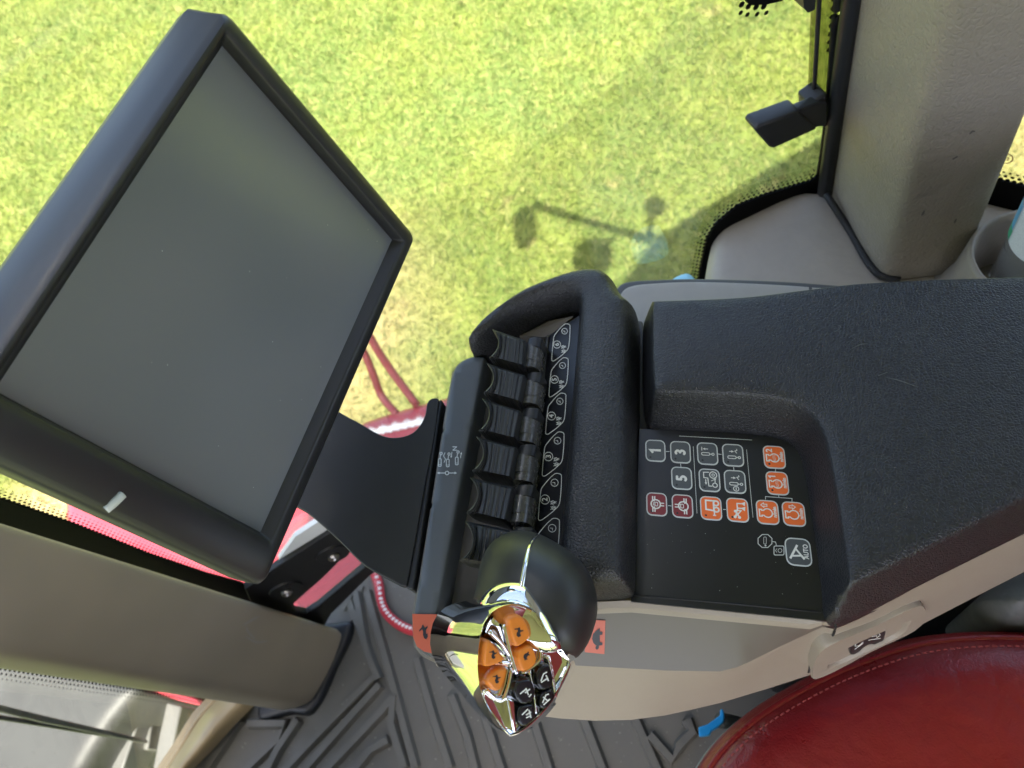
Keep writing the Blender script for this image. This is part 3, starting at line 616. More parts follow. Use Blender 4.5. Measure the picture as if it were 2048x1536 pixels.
loft('bottle_body', [br(.018, .583), br(.028, .5815, rib=.002), br(.0325, .588, rib=.0015), br(.0315, .596), br(.033, .603), br(.0315, .61), br(.033, .617), br(.0315, .624), br(.0327, .633), br(.0327, .70), br(.0318, .71), br(.033, .72), br(.03, .74), br(.02, .76), br(.0135, .772), br(.0135, .785)], 'pet', bt)
loft('label', [br(.0331, .672), br(.0332, .678), br(.0332, .718)], 'label', bt, cap0=False, cap1=False)
def arcb(nm, a0, a1, z0, z1, m, r=.0336):
    A_ = np.radians(np.linspace(a0, a1, 10)); mesh(nm, [(b0[0] + r * math.cos(a), b0[1] + r * math.sin(a), z0) for a in A_] + [(b0[0] + r * math.cos(a), b0[1] + r * math.sin(a), z1) for a in A_], [(i, i + 1, 11 + i, 10 + i) for i in range(9)], m, bt)
arcb('label_green_patch', 140, 172, .674, .686, 'labelg'); arcb('label_blue_patch', 140, 170, .686, .717, 'labelb')
loft('cap', [br(.0155, .783), br(.0155, .798), br(.014, .80)], 'white', bt, auto=40)
# grey tray beside the console
ty = thing('storage_tray', P(1420, 600, .735), 'flat grey tray with dark rim between the armrest and the side shelf', 'tray')
to = pxy([(1224, 605), (1228, 580), (1248, 563), (1310, 557), (1400, 555), (1560, 560), (1700, 570), (1900, 584), (1900, 700), (1300, 720), (1228, 700)], .74, 4)
dome('rim', to, .735, .006, .004, 'traydk', ty, zbot=.68)
ti = pxy([(1236, 612), (1241, 588), (1258, 573), (1310, 566), (1400, 563), (1560, 569), (1700, 580), (1890, 594), (1890, 690), (1618, 700), (1300, 710), (1240, 695)], .742, 4)
dome('liner', ti, .7405, .002, .002, 'tray', ty)
prism('divider', pxy([(1618, 572), (1624, 572), (1626, 640), (1619, 640)], .744, 0), .741, .7436, 'traydk', ty)
prism('support', [P(1300, 640, .7)[:2], P(1700, 640, .7)[:2], P(1700, 700, .7)[:2], P(1300, 700, .7)[:2]], .5, .69, 'recess', ty)
lb = thing('blue_cloth', P(1370, 552, .5), 'scrap of light blue cloth tucked between the tray and the window', 'cloth')
dome('cloth', pxy([(1334, 556), (1372, 537), (1392, 552), (1404, 575), (1360, 600), (1320, 580)], .56, 4), .548, .008, .01, 'lblue', lb, zbot=.53)
# ------------------------------------------------------------------ armrest console
con = thing('armrest_console', P(1300, 1000, .60), 'black and taupe armrest control console with printed keypad beside the red seat', 'console')
KZ = .800
base = pxy([(903, 745), (922, 722), (960, 712), (1150, 640), (1285, 640), (1300, 860), (1600, 870), (1655, 1238), (1262, 1203), (1192, 1207), (1000, 1300), (872, 1322), (842, 1312), (826, 1292), (822, 1232), (850, 1070)], .785, 0)
prism('console_base', base, .70, .785, 'recess', con, bev=.002)
bs = P(1330, 1000, .5)
prism('mounting_post', [(bs[0] - .10, bs[1] - .03), (bs[0] + .14, bs[1] - .03), (bs[0] + .14, bs[1] + .08), (bs[0] - .10, bs[1] + .08)], 0.002, .70, 'recess', con, bev=.01)
# front strip with symbols
st = dome('front_strip', crom(np.array([P(*q, .806)[:2] for q in [(903, 748), (912, 730), (935, 714), (968, 712), (969, 722), (955, 800), (918, 1000), (886, 1180), (876, 1228), (866, 1308), (845, 1304), (829, 1286), (824, 1232), (836, 1160), (862, 1000), (893, 800)]]), 5), .797, .009, .0022, 'strip', con, zbot=.785)
dome('strip_edge', crom(np.array([P(*q, .80)[:2] for q in [(899, 748), (909, 726), (933, 710), (968, 708), (955, 800), (918, 1000), (886, 1180), (876, 1228), (868, 1316), (843, 1312), (824, 1290), (818, 1232), (831, 1160), (857, 1000), (888, 800)]]), 5), .79, .007, .002, 'taupedk', con, zbot=.77)
o = prism('rabbit_label', pxy([(879, 1229), (866, 1307), (848, 1303), (834, 1293), (827, 1275), (825, 1228)], .8065, 0), .8055, .8068, 'orangel', con)
ar = Art(); ar.fill([(848 + 19 * -y, 1264 - 30 * x) for x, y in RABBIT]); ar.make('rabbit_symbol', lambda x, y, h: P(x, y, .8071 + h), 'blackp', con)
ar = Art(); w_ = 1.5
for (cx, cy) in ((880, 915), (896, 916), (914, 912)):
    ar.line([(cx - 3, cy + 3), (cx + 2.5, cy + 3), (cx + 4, cy + 18), (cx - 2, cy + 19)], w_, closed=True) if False else ar.line(rrect(5.5, 15, 1.2, 2, (cx - .5, cy + 10)), w_, 0, True)
    ar.line([(cx, cy + 2), (cx + 1, cy - 5)], w_); ar.circ((cx + 2, cy - 8), 2.4, w_, n=10); ar.line([(cx - 3, cy + 14), (cx + 2.4, cy + 14)], 1)
ar.line([(890, 905), (887, 912), (891, 918), (888, 925)], 1.3); ar.arrow((904, 904), (902, 916), 1.3, 4); ar.arrow((921, 916), (923, 904), 1.3, 4)
ar.text('N', (910, 897), 9, rot=math.pi / 2, sx=-1, bold=.2)
ar.arrow((890, 946), (874, 946), 1.5, 5); ar.arrow((898, 946), (914, 946), 1.5, 5); ar.circ((894, 946), 3.6, 1.5, n=12)
# the letter is printed sideways: flip handled by the map (image y runs down)
ar.make('lever_symbols', lambda x, y, h: P(x, y, .8071 + h), 'pale', con)
# padded lever surround
hook = [(1262, 1194, .8), (1190, 1200, .8), (1124, 1198, .8), (1128, 1095, .8), (1135, 1010, .8), (1144, 902, .8), (1154, 770, .8), (1163, 655, .8), (1160, 638, .8), (1140, 634, .8), (1095, 645, .8), (1045, 668, .8), (1000, 700, .8), (975, 714, .8), (950, 713, .804), (940, 696, .81), (948, 666, .818), (975, 638, .818), (1040, 591, .818), (1100, 561, .82), (1160, 543, .82), (1200, 538, .822), (1225, 550, .822), (1238, 575, .82), (1252, 598, .816), (1268, 616, .812), (1276, 640, .80), (1274, 900, .8), (1271, 1150, .8), (1269, 1186, .8)]
dome('lever_surround', crom([P(*q)[:2] for q in hook], 5), .80, .032, .0100, 'leather', con, zbot=.775, crown=.005, cw=.015, step=.004)
# label rail: tilted strip in front of the surround
rail = [(1096, 672, .806), (1160, 630, .814), (1151, 770, .814), (1141, 902, .814), (1131, 1080, .814), (1126, 1190, .814), (1050, 1190, .806), (1063, 1075, .806), (1077, 885, .806), (1087, 745, .806)]
RW = [P(*q) for q in rail]
ro = P(1107, 800, .809); rU = unit(P(1100, 900, .809) - ro); rV0 = P(1137, 770, .812) - P(1085, 770, .806); rN = unit(np.cross(rU, rV0)); rN = rN if rN[2] > 0 else -rN; rV = np.cross(rN, rU)
mesh('label_rail', [q for q in RW] + [q - np.array([0, 0, .03]) for q in RW], [tuple(range(10))] + [(i, 10 + i, 10 + (i + 1) % 10, (i + 1) % 10) for i in range(10)], 'key', con, smooth=False)
mesh('rail_corner', [P(*q) for q in [(1038, 672, .800), (1098, 642, .804), (1147, 632, .810), (1097, 674, .8055)]] + [P(*q) - np.array([0, 0, .02]) for q in [(1038, 672, .800), (1098, 642, .804), (1147, 632, .810), (1097, 674, .8055)]], [(0, 1, 2, 3), (0, 4, 5, 1), (1, 5, 6, 2), (2, 6, 7, 3), (3, 7, 4, 0)], 'taupedk', con, smooth=False)
tube('rail_lip', [P(*q) for q in [(1096, 672, .807), (1087, 745, .807), (1077, 885, .807), (1063, 1075, .807), (1052, 1180, .807)]], .0012, 'traydk', con)
lab5 = [(1300, 785), (1335, 785), (1346, 800), (1336, 965), (1318, 1008), (1218, 1090), (1195, 1093), (1192, 1070), (1208, 900), (1222, 868)]
nc = {6: (1114, 689, .95), 5: (1109, 759, 1.0), 4: (1103, 832, 1.05), 3: (1097, 913, 1.13), 2: (1090, 999, 1.2), 1: (1084, 1092, 1.27)}
def RL(px, py, h): q = PL(px, py, RW[9] + rN * (.0006), rN); return q + rN * h
_e1 = RW[2] - RW[9]; _e2 = RW[7] - RW[9]; rN = unit(np.cross(_e1, _e2)); rN = rN if rN[2] > 0 else -rN
for k, (cx, cy, s) in nc.items():
    ar = Art(); mp = lambda zx, zy: (cx + ((zx / 4 + 800) - 1109) * s, cy + ((zy / 4 + 520) - 759) * s)
    ar.line(crom([mp(*q) for q in lab5], 3), 1.35, 0, True)
    ar.circ((cx, cy), 7.6 * s, 1.2); (ar.text(str(k), (cx, cy), 9.5 * s, rot=math.pi / 2, sx=-1, bold=.25) if k > 1 else ar.line([(cx - 3, cy), (cx + 5, cy)], 1.4))
    qx, qy = cx + 16 * s, cy - 28 * s; ar.circ((qx, qy), 6 * s, 1.2); ar.line([(qx - 3.5 * s, qy - .5), (qx + .5, qy), (qx + .8, qy + 3.5 * s)], 1.1)
    qx, qy = cx + 14 * s, cy + 9 * s
    for dx, dy in ((0, -4), (1, 5)):
        ar.circ((qx + dx * s - 1, qy + dy * s), 3 * s, 1.0, n=9); ar.line([(qx - 5 * s, qy + (dy + 3) * s), (qx + 5 * s, qy + (dy - 2) * s)], 1.0); ar.line([(qx - 5 * s, qy + (dy - 2) * s), (qx + 5 * s, qy + (dy + 1) * s)], 1.0)
    o = ar.make('lever_label', RL, 'white', con)
# keypad
kp = prism('keypad', pxy([(1279, 858), (1400, 862), (1500, 868), (1560, 877), (1592, 894), (1608, 925), (1622, 1000), (1634, 1080), (1646, 1150), (1655, 1242), (1262, 1203), (1270, 1100)], KZ, 0), .785, KZ, 'key', con)
tube('keypad_groove', [P(1256, 1189, KZ), P(1450, 1206, KZ), P(1642, 1224, KZ)], .0007, 'seam', kp, n=2)
kU = unit([math.cos(math.radians(86.3)), math.sin(math.radians(86.3)), 0]); kV = unit([math.cos(math.radians(170.2)), math.sin(math.radians(170.2)), 0])
def button(px, py, mt, draw, w=16.2, h=13.8, r=3.6, led=True):
    o = P(px, py, KZ); a = Art(); BH = .0007
    outer = rrect(w, h, r); a.fill(outer, 1); a.fill(rrect(w - 1.5, h - 1.5, r - .7), 0)
    if led: a.disc((-w * .5 + 3.0, h * .5 - 3.4), .75, 3, 8)
    draw(a)
    mp = lambda x, y, hh: o + kU * x * .001 + kV * y * .001 + np.array([0, 0, BH + hh])
    b0_ = len(a.V)
    a.V += [(x, y, a.V[0][2]) for x, y in outer] + [(x, y, -BH - .0004) for x, y in outer]; n = len(outer)
    for i in range(n): a.F.append((b0_ + i, b0_ + n + i, b0_ + n + (i + 1) % n, b0_ + (i + 1) % n)); a.m.append(1)
    return a.make('button', mp, [mt, 'pale', 'white', 'blackp'], kp)
lw = .62
def one(a, x, y, h, w): a.line([(x - h * .28, y + h * .26), (x, y + h * .5), (x, y - h * .5)], w, 2)
def num(s): return (lambda a: one(a, .3, -.2, 7.0, 1.7)) if s == '1' else (lambda a: a.text(s, (0, -.2), 7.0, 2, sx=.92, bold=.42))
def cyl(a, x, y, s=1): a.line(rrect(1.9 * s, 5.2 * s, .8 * s, 2, (x, y)), lw * .8, 2, True) if False else (a.line(rrect(5.2 * s, 1.9 * s, .7, 2, (x, y)), lw * .8, 2, True), a.line([(x - 2.6 * s, y), (x - 4.2 * s, y)], lw * .8, 2), a.circ((x - 5 * s, y), .8 * s, lw * .8, 2, 8))
def vcyl(a, x, y): a.line(rrect(1.9, 5.4, .8, 2, (x, y)), lw * .8, 2, True); a.line([(x, y - 2.7), (x, y - 4.0)], lw * .8, 2); a.circ((x, y - 4.8), .8, lw * .8, 2, 8)
def d_up(a): vcyl(a, -.3, 1.2); a.arrow((3.4, -.6), (3.4, 3.0), lw * .8, 1.7, 2); a.line([(2.0, 3.6), (4.8, 3.6)], lw * .8, 2)
def d_dn(a): vcyl(a, -1.6, .8); a.arrow((2.6, 2.4), (2.6, -.8), lw * .8, 1.7, 2); a.line([(1.4, -2.6), (3.0, -1.4), (3.6, -2.8), (4.6, -2.6)], lw * .8, 2)
def d_clk(a): d_dn(a); a.circ((-5.0, -.4), 1.7, lw * .8, 2, 12); a.line([(-6, -.4), (-4, -.4)], lw * .8, 2)
def d_trac(a):
    a.circ((3.8, -2.6), 2.3, lw, 2); a.circ((3.8, -2.6), .9, lw * .7, 2, 8); a.circ((-3.4, -3.4), 1.5, lw, 2, 12)
    a.line([(5.6, 0), (5.4, 3.6), (1.6, 3.6), (1.4, 1.0), (-4.2, .6), (-4.2, -1.6)], lw, 2); a.line([(1.2, -3.6), (-1.6, -3.6)], lw, 2); a.arrow((.4, 2.4), (-3.4, 2.4), lw, 1.6, 2); a.arrow((-.6, -1.0), (1.4, -4.6), lw * .7, 1.3, 2)
def d_lock(fl): 
    def f(a):
        for s in (-1, 1):
            a.line([(s * 5.5, fl * 2.6), (s * 3.0, fl * 2.6), (s * 1.9, fl * 1.3)], .85, 2); a.line([(s * 5.5, fl * 1.2), (s * 3.4, fl * 1.2)], .85, 2)
        a.line([(-.9, -fl * 5.0), (-.9, -fl * 2.4), (-2.4, -fl * 1.4)], .75, 2); a.line([(.9, -fl * 5.0), (.9, -fl * 2.4), (2.4, -fl * 1.4)], .75, 2)
        a.circ((0, fl * .6), 3.1, .9, 2); a.line(rrect(2.6, 1.8, .3, 1, (0, .2)), .5, 2, True); a.line([(-.8, 1.1), (-.8, 2.2), (.8, 2.2), (.8, 1.1)], .45, 2)
    return f
def d_trail(a):
    a.line([(5.2, -3.2), (5.2, 3.2), (-1.0, 3.2), (-1.6, -1.8), (5.2, -1.8)], 1.05, 2); a.circ((3.6, -3.4), 1.6, 1.0, 2, 12); a.circ((-.8, -3.4), 1.6, 1.0, 2, 12); a.line([(-1.8, -2), (-4.8, -2.0)], .8, 2); a.line([(-4.8, -3), (-4.8, -1)], .8, 2)
def d_plough(a):
    a.line([(-5, -.9), (-1.6, .6), (-4.8, 1.6)], .9, 2); a.line([(-4.8, 1.6), (-.4, -2.2), (-.2, .8)], .8, 2)
    for q in ((-5, -.9), (-4.8, 1.8), (-1.0, 1.4)): a.disc(q, 1.0, 2, 10)
    a.line([(-1, 0), (4.4, 0), (4.4, -3.6)], .8, 2); a.line([(1.2, 0), (1.2, -3)], .8, 2); a.fill([(4.6, -2.4), (5.8, -5.2), (2.8, -4.8)], 2); a.fill([(1.4, -2.0), (2.4, -5.0), (-.6, -4.6)], 2)
def d_eng(n, s=1):
    def f(a):
        y0 = .6
        a.line([(-2.3, y0 + 1.4), (-2.3, y0 + 2.9), (-3.0, y0 + 2.9), (-3.0, y0 + 4.4), (1.6, y0 + 4.4), (1.6, y0 + 2.9), (1.0, y0 + 2.9), (1.0, y0 + 1.6)], .75, 2)
        a.line([(-.6 + 2.9 * math.cos(t), y0 - .6 + 2.9 * math.sin(t)) for t in np.linspace(math.radians(58), math.radians(-238), 16)], .75, 2)
        if n in '12': a.text('AUTO', (-.6, y0 - .6), 1.9, 2, sx=.8); (one(a, 4.6, 2.8, 4.0, .9) if n == '1' else a.text(n, (4.6, 2.8), 4.0, 2, bold=.15))
        else:
            d = 1 if n == 'u' else -1; x0 = 4.6; a.line([(x0 - .7, -d * 1.2 + 1.2), (x0 - .7, d * .8 + 1.2), (x0 - 1.5, d * .8 + 1.2), (x0, d * 2.6 + 1.2), (x0 + 1.5, d * .8 + 1.2), (x0 + .7, d * .8 + 1.2), (x0 + .7, -d * 1.2 + 1.2)], .5, 2, True)
        a.text('n/min', (.4, -4.5), 2.3, 2, sx=1.0, bold=.14)
    return f
def d_auto(a):
    a.line([(-5.2, 2.6), (1.6, 3.6), (-3.2, -2.8)], .01, 2) if False else None
    a.line([(-4.6, 5.2), (4.4, .2)], 1.3, 2); a.line([(-2.8, 3.6), (-2.2, -1.6), (2.2, 1.6)], 1.1, 2); a.line([(-2.2, -1.6), (-4.4, -3.2)], 1.3, 2); a.text('AUTO', (.6, -4.6), 2.9, 2, sx=.82, bold=.12)
for px, py, mt, d in [(1311, 902, 'greyb', num('1')), (1361, 905, 'greyb', num('3')), (1363.5, 957, 'greyb', num('5')), (1415, 908, 'greyb', d_up), (1466, 911, 'greyb', d_dn), (1419, 961, 'greyb', d_trac), (1470, 964, 'greyb', d_clk),
                      (1313.5, 1009, 'redb', d_lock(1)), (1365, 1013, 'redb', d_lock(-1)), (1422, 1017, 'orangeb', d_trail), (1475, 1020.5, 'orangeb', d_plough), (1548.5, 915, 'orangeb', d_eng('2')), (1554.5, 967, 'orangeb', d_eng('1'))]:
    button(px, py, mt, d)
button(1535, 1025, 'orangeb', d_eng('u'), led=False); button(1587.5, 1028.5, 'orangeb', d_eng('d'), led=False)
button(1596.5, 1104.5, 'greyb', d_auto, w=17.6, h=15.2, r=4.2, led=False)
ar = Art()
for q in ([(1358, 872), (1504, 880)], [(1386.5, 893), (1394, 1027)], [(1493, 899), (1506, 1035)]): ar.line(q, 1.0)
for q in ([(1332, 903), (1339, 903)], [(1361, 927), (1362, 934)], [(1436, 908), (1443, 909)], [(1467, 934), (1468, 941)], [(1336, 1011), (1343, 1012)], [(1446, 1019), (1452, 1019)], [(1551, 938), (1551, 943)], [(1557, 990), (1558, 995), ], [(1531, 999), (1531, 993), (1584, 997), (1584, 1003)]): ar.line(q, 1.3)
oc = [(1530 + 15 * math.cos(a), 1082 + 14 * math.sin(a)) for a in np.arange(8) * math.pi / 4 + math.pi / 8]; ar.line(oc, 1.6, 0, True)
ar.line(rrect(5, 14, 1.5, 2, (1530, 1081)), 1, 0, True); ar.disc((1531, 1091), 2, 0, 8); ar.line([(1545, 1083), (1551, 1084), (1553, 1091)], 1.4)
ar.line(rrect(20, 18, 2.5, 2, (1558, 1101)), 1.8, 0, True); ar.circ((1560, 1101), 4, 1.1, n=10); ar.line([(1554, 1097), (1551, 1101), (1554, 1105)], 1)
ar.make('keypad_print', lambda x, y, h: P(x, y, KZ + .0005 + h), 'pale', kp)
# armrest pad
arm = [(1294, 850, .8), (1286, 800, .8), (1285, 720, .8), (1286, 648, .803), (1294, 614, .812), (1322, 605, .818), (1480, 597, .819), (1600, 583, .819), (1690, 572, .819), (1800, 565, .819), (1900, 561, .819), (2048, 557, .819), (2250, 552, .819), (2420, 560, .819), (2440, 700, .8), (2400, 880, .8), (2230, 975, .8), (2048, 1066, .8), (1900, 1140, .8), (1760, 1210, .8), (1700, 1238, .8), (1668, 1247, .8), (1649, 1236, .8), (1643, 1180, .8), (1632, 1090, .8), (1620, 1010, .8), (1609, 945, .8), (1594, 902, .8), (1566, 880, .8), (1500, 868, .8), (1400, 862, .8), (1312, 858, .8)]
dome('armrest_pad', crom([P(*q)[:2] for q in arm], 5), .80, .037, .0125, 'armleather', con, zbot=.785, crown=.004, cw=.03, step=.004, prof='slant')
# side cover
cx_ = [872, 950, 1050, 1120, 1190, 1262, 1330, 1390, 1440, 1475, 1500, 1530, 1560, 1590, 1620, 1645, 1672, 1740, 1830, 1940, 2048, 2180, 2330]
fy = lambda pts: np.interp(cx_, [p[0] for p in pts], [p[1] for p in pts])
ya = fy([(872, 1238), (1000, 1215), (1190, 1202), (1262, 1199), (1645, 1235), (1672, 1245), (1740, 1216), (1830, 1174), (2048, 1064), (2330, 915)])
yb = fy([(872, 1312), (1000, 1326), (1190, 1336), (1330, 1344), (1440, 1346), (1475, 1337), (1500, 1326), (1560, 1296), (1620, 1268), (1645, 1257), (1672, 1262), (1740, 1236), (1830, 1196), (2048, 1092), (2330, 940)])
yc = fy([(872, 1330), (950, 1395), (1050, 1428), (1120, 1437), (1230, 1444), (1330, 1431), (1430, 1409), (1530, 1379), (1620, 1350), (1672, 1325), (1740, 1292), (1830, 1256), (1940, 1199), (2048, 1144), (2330, 1000)])
rows = [[P(x, y, .797) for x, y in zip(cx_, ya - 4)], [P(x, y, .7985) for x, y in zip(cx_, ya + 2)], [P(x, y, .796) for x, y in zip(cx_, ya + 16 * np.clip((1680 - np.array(cx_)) / 60, .25, 1))],
        [P(x, y, .792) for x, y in zip(cx_, ya + 26 * np.clip((1680 - np.array(cx_)) / 60, .3, 1))], [P(x, y, .767) for x, y in zip(cx_, yb - 3)], [P(x, y, .762) for x, y in zip(cx_, yb + 3)], [P(x, y, .71) for x, y in zip(cx_, yb * .5 + yc * .5)], [P(x, y, .67) for x, y in zip(cx_, yc - 4)], [P(x, y, .66) for x, y in zip(cx_, yc)]]
bk = [np.array([q[0], q[1] + .02, .655]) for q in rows[-1]]; rows.append(bk)
fm = []
for k in range(len(rows) - 1):
    for i in range(len(cx_) - 1): fm.append(1 if (k == 3 and cx_[i] < 1650) else 0)
loft('side_cover', rows, ['taupe', 'taupedk'], con, closed=False, cap0=False, cap1=False, fm=fm, auto=25)
SC = caster(bpy.data.objects['side_cover'])
tube('cover_seam', [q for q in (SC(*p, .0002) for p in crom([(1671, 1243), (1671, 1252), (1669, 1262), (1664, 1272), (1650, 1281), (1634, 1294), (1624, 1312), (1617, 1344)], 3, False)) if q is not None], .0008, 'seam', con, n=0)
def onskin(poly, h, name, m, step=8):
    V = [SC(x, y, h) for x, y in poly]; return mesh(name, V, [tuple(range(len(V)))], m, con, smooth=False)
onskin([(1172, 1238), (1190, 1239), (1211, 1240), (1210, 1275), (1209, 1307), (1190, 1305), (1170, 1303), (1171, 1270)], .0008, 'turtle_label', 'orangel')
onskin([(1194 - 38 * y, 1275 + 42 * x) for x, y in TURTLE], .0012, 'turtle_symbol', 'blackp')
# rocker switch in its bezel on the cover
q0 = SC(1740, 1268); sn = unit(np.cross(SC(1820, 1232) - SC(1650, 1315), SC(1740, 1288) - SC(1740, 1246))); sn = sn if sn[2] > 0 else -sn
sU = unit(P(1830, 1210, .75) - P(1660, 1290, .75)); sU = unit(sU - sU @ sn * sn); sV = np.cross(sn, sU); sfr = (q0, sU, sV, sn)
def SW(px, py, h=0): q = PL(px, py, q0 + sn * h, sn) - q0; return np.array([q @ sU, q @ sV])
bo = crom([SW(*q, .002) for q in [(1621, 1345), (1631, 1306), (1656, 1284), (1750, 1244), (1828, 1207), (1846, 1210), (1848, 1222), (1827, 1256), (1740, 1298), (1640, 1350)]], 4)
bi = crom([SW(*q, .002) for q in [(1656, 1330), (1668, 1306), (1690, 1292), (1735, 1270), (1782, 1250), (1812, 1238), (1810, 1247), (1793, 1268), (1740, 1293), (1680, 1322)]], 4)
R3 = lambda c, h, s=1: [q0 + sU * x + sV * y + sn * h for x, y in (c.mean(0) + (c - c.mean(0)) * s)]
bzl = loft('switch_bezel', [R3(bo, -.012, 1.01), R3(bo, .0025), R3(bo, .0042, .985), R3(bi, .0042, 1.05), R3(bi, .003, 1.0), R3(bi, -.0045, .90)], ['taupe', 'recess'], con, cap0=False, cap1=True, auto=35, fm=[0] * (5 * len(bo)) + [1])  # recess floor coloured darker than the bezel to paint in its shade
rk = crom([SW(*q) for q in [(1668, 1306), (1685, 1297), (1700, 1302), (1715, 1298), (1735, 1286), (1760, 1283), (1768, 1268), (1782, 1262), (1782, 1250), (1765, 1254), (1720, 1272), (1690, 1287)]], 3)
prism('rocker', rk, -.006, -.001, 'blackp', bzl, frame=sfr, bev=.0012)
prism('rocker_cap', crom([SW(*q) for q in [(1696, 1298), (1708, 1304), (1722, 1292), (1733, 1284), (1755, 1282), (1766, 1268), (1764, 1256), (1735, 1266), (1706, 1280)]], 3)  , -.003, .0022, 'plastic', bzl, frame=sfr, bev=.0012)
tube('bezel_gap', [q for q in (SC(*p, .0006) for p in crom([(1626, 1316), (1634, 1300), (1656, 1281), (1750, 1241), (1815, 1210), (1838, 1203)], 4, False)) if q is not None], .0011, 'seam', con, n=0)
ar = Art(); ar.line([(1708, 1296), (1725, 1284)], 1.2); ar.line([(1735, 1278), (1760, 1274)], 1.2); ar.line([(1708, 1290), (1712, 1282), (1720, 1280), (1724, 1277)], 1.1); ar.line([(1708, 1290), (1716, 1289), (1725, 1281)], 1.1)
ar.line([(1735, 1272), (1752, 1269), (1752, 1273), (1759, 1268), (1755, 1263), (1752, 1266), (1737, 1266)], 1.1)
ar.make('rocker_symbols', lambda x, y, h: q0 + sU * SW(x, y, .0025)[0] + sV * SW(x, y, .0025)[1] + sn * (.0034 + h), 'white', bzl)
# ------------------------------------------------------------------ the six levers
LV = {6: ((984, 658), (1051, 681), (1046, 733), (978, 715)), 5: ((973, 726), (1050, 751), (1039, 805), (967, 785)), 4: ((964, 797), (1041, 822), (1030, 879), (957, 861)), 3: ((952, 873), (1033, 895), (1021, 957), (944, 941)), 2: ((940, 955), (1027, 975), (1012, 1044), (932, 1025)), 1: ((929, 1042), (1020, 1060), (1005, 1134), (919, 1121))}
words = {6: 'six, touching the padded corner', 5: 'five, second below the padded corner', 4: 'four', 3: 'three', 2: 'two, two along from the joystick', 1: 'one, half hidden behind chrome joystick'}
for k, (tl, tr, br_, bl) in LV.items():
    tl, tr, br_, bl = map(np.array, (tl, tr, br_, bl)); W_ = np.linalg.norm(bl - tl)
    lv = thing('hydraulic_lever', P(*((tr + br_) / 2), .785), 'black ribbed finger lever at label ' + words[k], 'lever', 'row of six finger levers')
    nu, nv = 44, 15; V = []; zz = lambda u: .850 - .016 * u ** 1.2
    def pt(u, v, dz=0):
        e = tl * (1 - v) + bl * v; f_ = tr * (1 - v) + br_ * v; c = 4 * v * (1 - v)
        bow = W_ * .27 * c * (1 - min(1, u / .5)) ** 1.4
        p = e * (1 - u) + f_ * u; p = p + np.array([1, .12]) * bow
        rib = 0
        if .30 < u < .95: rib = .0006 * max(0, math.cos((u - .30) / .65 * 2 * math.pi * 6)) ** 4
        if .03 < u < .26: rib = .0005 * math.cos((u - .03) / .23 * 2 * math.pi * 3.0)
        lip = -.0010 * max(0, 1 - u / .05) ** 2
        edge = -.0035 * (max(0, 1 - v / .07) ** 2 + max(0, 1 - (1 - v) / .07) ** 2) - .002 * max(0, (u - .94) / .06) ** 2
        return P(p[0], p[1], zz(u) + rib + lip + edge + dz)
    for i in range(nu + 1):
        for j in range(nv + 1): V.append(pt(i / nu, j / nv))
    n1 = nv + 1; Fc = [(i * n1 + j, (i + 1) * n1 + j, (i + 1) * n1 + j + 1, i * n1 + j + 1) for i in range(nu) for j in range(nv)]
    ring = [i * n1 for i in range(nu + 1)] + [nu * n1 + j for j in range(1, nv + 1)] + [i * n1 + nv for i in range(nu - 1, -1, -1)] + [j for j in range(nv - 1, 0, -1)]
    cen = np.mean([V[i] for i in ring], 0); b = len(V)
    for lev, (dz, s) in enumerate(((-.004, 1.0), (-.016, .94), (-.024, .86))):
        V += [np.array([cen[0] + (V[i][0] - cen[0]) * s, cen[1] + (V[i][1] - cen[1]) * s, V[i][2] + dz]) for i in ring]
    m_ = len(ring); prev = ring
    for lev in range(3):
        cur = [b + lev * m_ + i for i in range(m_)]
        for i in range(m_): Fc.append((prev[i], prev[(i + 1) % m_], cur[(i + 1) % m_], cur[i]))
        prev = cur
    Fc.append(tuple(prev))
    mesh('grip', V, Fc, 'lever', lv, auto=50)
    s = W_ / 62
    def blk(name, x0, y0, x1, y1, z, m, rr):
        a_ = [P(*(tr + np.array(q) * s), z) for q in ((x0, y0), (x1, y0 - 1), (x1 - 4, y1), (x0 - 5, y1))]
        ex = a_[1] - a_[0]; rows = []
        for t in np.linspace(0, math.pi, 9):          # half barrel across the lever
            f_ = (1 - math.cos(t)) / 2; hgt = rr * math.sin(t)
            rows.append([a_[0] + ex * f_ + np.array([0, 0, hgt]), a_[3] + (a_[2] - a_[3]) * f_ + np.array([0, 0, hgt])])
        V = [r[0] for r in rows] + [r[1] for r in rows] + [r[0] - np.array([0, 0, .03]) for r in (rows[0], rows[-1])] + [r[1] - np.array([0, 0, .03]) for r in (rows[0], rows[-1])]
        Fc = [(i, i + 1, 10 + i, 9 + i) for i in range(8)] + [tuple(range(9)) + (19, 18), tuple(range(9, 18)) + (21, 20), (0, 9, 20, 18), (8, 17, 21, 19)]
        mesh(name, V, Fc, m, lv, auto=40)
    blk('pivot', 6, -1, 38, 17, .822, 'plastic', .004); blk('stem', -3, 20, 37, 50, .818, 'gloss', .008); blk('stem_collar', -6, 51, 34, 66, .8175, 'gloss', .0078)
